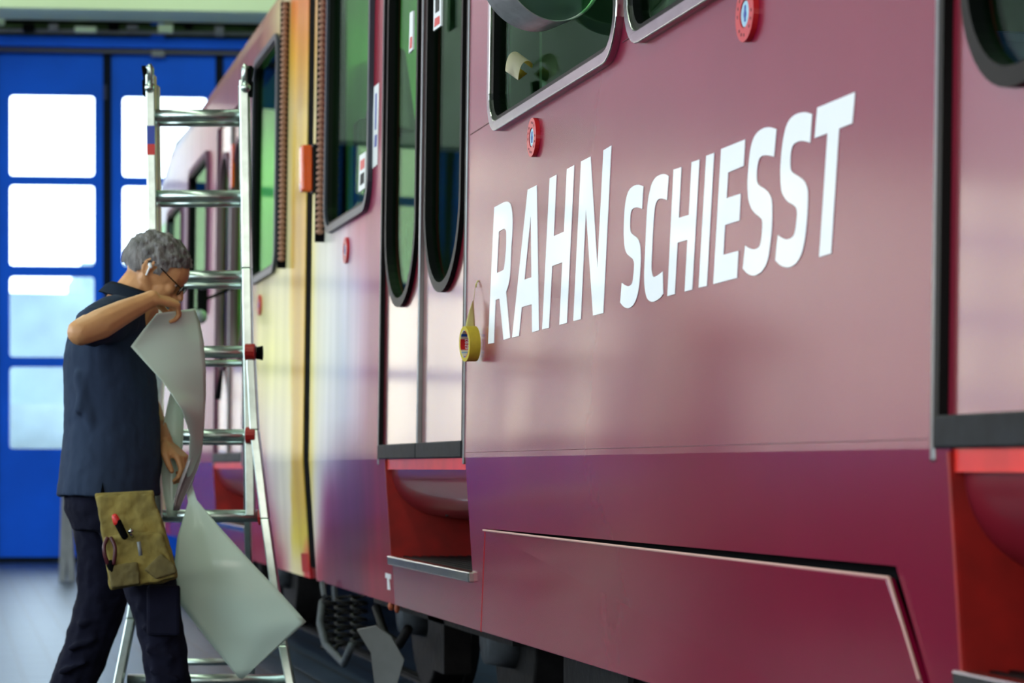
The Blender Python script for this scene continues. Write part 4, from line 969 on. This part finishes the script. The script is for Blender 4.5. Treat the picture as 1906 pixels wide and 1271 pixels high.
o = obj('glossy_fold', bm, 'film_back', flm, True); so = o.modifiers.new('t', 'SOLIDIFY'); so.thickness = .001

# ------------------------------------------------------------------ the ladder
LD = 8.5
def Lp(px, py, dd=0.): return at(px, py, LD + dd)
lad = empty('ladder', Vector((Lp(380, 870).x, Lp(380, 870).y, 0)), 'aluminium folding ladder with red rung caps standing between the man and the far tram car', 'ladder')
yfl = 870 + CAMH * F / LD
def stile(pts, wx=.032, wy=.055, m='ladder_metal', nm='stile'):
    bm = B()
    for a, b_ in zip(pts, pts[1:]): bar(bm, a, b_, wx, wy)
    return bevel(obj(nm, bm, m, lad), .004)
ls = stile([Lp(281, 140), Lp(285, 430), Lp(296, 965, .0)]); rs_ = stile([Lp(455, 150), Lp(460, 500), Lp(467, 960)])
stile([Lp(302, 640, -.03), Lp(284, 900, -.05), Lp(245, 1150, -.08), Lp(208, yfl - 14, -.12)], .03, .06)
stile([Lp(466, 645, -.03), Lp(474, 800, -.05), Lp(494, 965, -.07), Lp(527, 1200, -.1), Lp(553, yfl - 14, -.12)], .03, .06)
stile([Lp(290, 160, .06), Lp(300, 960, .55), Lp(300, 1330, .85)], .024, .05, nm='rear_stile'); stile([Lp(451, 160, .06), Lp(461, 960, .55), Lp(470, 1330, .85)], .024, .05, nm='rear_stile')
def rung(x0, x1, y, dd=0., r=.0215, dy=0):
    bm = B(); tube(bm, [Lp(x0, y, dd), Lp(x1, y + dy, dd)], r, 12); return obj('rung', bm, 'ladder_metal', lad, True)
for y, a, b_ in ((215, 283, 456), (365, 285, 459), (515, 287, 460), (655, 290, 478), (810, 292, 478), (960, 288, 492), (1108, 262, 508), (1266, 238, 534)): rung(a, b_, y, 0 if y < 1000 else -.08)
for k, y in enumerate((229, 379, 531, 676, 822, 966, 1102, 1232)): rung(292, 455, y, .1 + .1 * k, .013)
for x, y in ((466, 655), (467, 810), (491, 962), (296, 810)):
    bm = B(); tube(bm, [Lp(x - 10, y, -.06), Lp(x + 9, y, -.06)], .029, 12); bevel(obj('end_cap', bm, 'red_plastic', lad), .003)['label'] = 'dark red plastic rung cap'
bm = B(); tube(bm, [Lp(474, 657), Lp(489, 657)], [.020, .026], 12); obj('locking_knob', bm, 'black', lad, True)
for x, s in ((279, -1), (457, 1)):
    bm = B(); bar(bm, Lp(x + 4 * s, 180), Lp(x + 5 * s, 150), .03, .05); bar(bm, Lp(x + 6 * s, 152), Lp(x + 10 * s, 124), .016, .05)
    hk = bevel(obj('top_hook', bm, 'black', lad), .004)
    bm = B(); tube(bm, [Lp(x - 1 * s, 160, -.02), Lp(x - 1 * s, 128, -.02), Lp(x + 3 * s, 122, -.02)], .013, 8); ball(bm, Lp(x, 163, -.03), .018, .018, .018); obj('hook_plate', bm, 'ladder_metal', hk, True)
def wrap_band(y0, y1, m):
    bm = B(); bar(bm, Lp(282.2 + (y0 - 200) * .012, y0), Lp(282.2 + (y1 - 200) * .012, y1), .028, .057); obj('ladder_sticker', bm, m, lad)
wrap_band(236, 270, 'sticker_blue'); wrap_band(270, 290, 'sticker_red')
for x, dd in ((208, -.12), (553, -.12), (300, .85), (470, .85)):
    bm = B(); p = Lp(x, 870, dd); box(bm, p.x - .03, p.x + .03, p.y - .04, p.y + .04, 0, .05); bevel(obj('rubber_foot', bm, 'rubber', lad), .006)
# small trestle far behind the man
tq = 19.2
trs = empty('trestle', at(150, 1070, tq), 'light grey metal trestle standing far behind the man before the blue gate', 'trestle')
tp = lambda px, py, dd=0: at(px, py, tq + dd)
yf2 = 870 + CAMH * F / tq
for a, b_ in (((122, 905), (117, yf2)), ((196, 905), (204, yf2)), ((126, 905), (134, yf2))):
    bm = B(); bar(bm, tp(*a), tp(*b_), .055, .05); obj('leg', bm, 'grey_plate', trs)
bm = B(); bar(bm, tp(112, 905), tp(205, 905), .04, .3); bevel(obj('top_board', bm, 'grey_plate', trs), .01)
bm = B(); bar(bm, tp(118, 1028), tp(204, 1028), .03, .04); obj('brace', bm, 'grey_plate', trs)

# ------------------------------------------------------------------ masking tape roll hanging on the side, tape curl on the window
yc = sy(893, 1.3); zc = side(893, 640)[1]
RT, WT = .052, .034
axd = (Vector((-1, 0, 0)) + Vector((0, -.10, -.03))).normalized()
TC = Vector((wall_x(zc) - .012 - WT / 2, yc, zc)); rq = axd.to_track_quat('Z', 'Y').to_matrix()
def tubering(r0, r1, w, n=64, seg=1):
    bm = B(); rr = []
    for (rad, l) in ((r0, -w / 2), (r1, -w / 2), (r1, w / 2), (r0, w / 2)): rr.append([bm.verts.new(TC + rq @ Vector((rad * math.cos(2 * math.pi * k / n), rad * math.sin(2 * math.pi * k / n), l))) for k in range(n)])
    for i in range(4):
        for k in range(n): bm.faces.new((rr[i][k], rr[(i + 1) % 4][k], rr[(i + 1) % 4][(k + 1) % n], rr[i][(k + 1) % n]))
    bmesh.ops.recalc_face_normals(bm, faces=bm.faces); return bm
roll = obj('tape_roll', tubering(RT, .0405, WT), 'tape_yellow', None); tag(roll, 'roll of yellow masking tape hanging by its tail left of the lettering', 'tape')
core = obj('cardboard_core', tubering(.0404, .038, WT), 'tape_core', roll)
def corecol(c):
    l = rq.transposed() @ (c - TC); a = math.degrees(math.atan2(l.y, l.x)) % 360; a = (a % 120)
    t = (205, 196, 178)
    if 8 < a < 26: t = (26, 84, 170)
    elif 34 < a < 84: t = (190, 40, 40)
    elif 94 < a < 102: t = (60, 140, 190)
    return [lin(v) for v in t]
paint(core, corecol)
# printed word on the inside of the core
cu = bpy.data.curves.new('w', 'FONT'); cu.body = 'tesa'; cu.size = .020; cu.align_x = 'CENTER'; cu.align_y = 'CENTER'; cu.extrude = .0002
to = bpy.data.objects.new('w', cu); col.objects.link(to)
tm = bpy.data.meshes.new_from_object(to.evaluated_get(bpy.context.evaluated_depsgraph_get())); bpy.data.objects.remove(to)
for k0 in range(3):
    me2 = tm.copy()
    for v in me2.vertices:
        a = R(59 + 120 * k0) + v.co.x / .038; v.co = TC + rq @ Vector(((.0376 - v.co.z) * math.cos(a), (.0376 - v.co.z) * math.sin(a), v.co.y))
    link('core_print', me2, 'letter_white', roll)
# free tail: narrow twisted string at the top, widening down to the roll
bm = B(); tl = [(907, 514, .002, .004), (908, 528, .003, .001), (909, 545, .003, .002), (908, 552, .010, .010), (903, 566, .018, .016), (897, 585, .026, .022), (892, 606, .032, .026)]
rr = []
for i, (px, py, wd, wy) in enumerate(tl):
    yy, zz = sy(px + 3, 1.4), CAMH - (py - 870) * 6.88 / F
    x = wall_x(zz) - .008 - (.022 * i / 6)
    tw = R(70 - 68 * min(1, max(0, i - 2) / 4)); d_ = Vector((math.cos(tw), math.sin(tw) * .6, 0))
    c = Vector((x, yc + .03 * (1 - i / 6), zz)); rr.append([bm.verts.new(c + d_ * (wd * (k / 4 - .5))) for k in range(5)])
for a, b_ in zip(rr, rr[1:]):
    for k in range(4): bm.faces.new((a[k], a[k + 1], b_[k + 1], b_[k]))
o = obj('tape_tail', bm, 'tape_back', roll, True); so = o.modifiers.new('t', 'SOLIDIFY'); so.thickness = .0006
bm = B(); c = Vector((wall_x(1.44) - .001, yc + .03, CAMH - (514 - 870) * 6.88 / F))
tube(bm, [c + Vector((0, -.008, .008)), c + Vector((-.004, 0, 0)), c + Vector((0, .008, .009))], .0014, 6); tube(bm, [c + Vector((-.004, 0, 0)), c + Vector((-.006, 0, -.012))], .0022, 6); obj('tape_end', bm, 'tape_back', roll, True)
# curl of tape on the pane
cy, cz = side(984, 124)
cax = Vector((-.62, .52, .58)).normalized(); cu_ = cax.cross(Vector((0, 0, 1))).normalized(); cv_ = cax.cross(cu_); cc = Vector((wall_x(cz) - .030, cy, cz))
def shell(rad, a0, a1):
    bm = B(); rr = []
    for k in range(19):
        a = R(a0 + (a1 - a0) * k / 18); rr.append([bm.verts.new(cc + (cu_ * math.cos(a) + cv_ * math.sin(a) * 1.1) * rad + cax * (.024 * q_ + .005 * math.sin(2 * a))) for q_ in (-1, 0, 1)])
    for a, b_ in zip(rr, rr[1:]):
        for k in range(2): bm.faces.new((a[k], a[k + 1], b_[k + 1], b_[k]))
    bmesh.ops.solidify(bm, geom=bm.faces[:], thickness=.0006); return bm
o = obj('tape_curl', shell(.0265, 10, 330), 'tape_yellow', None, True)
obj('tape_backing', shell(.0275, 10, 330), 'curl_white', o, True)
tag(o, 'small curl of yellow tape stuck on the glass above the left red button', 'tape')
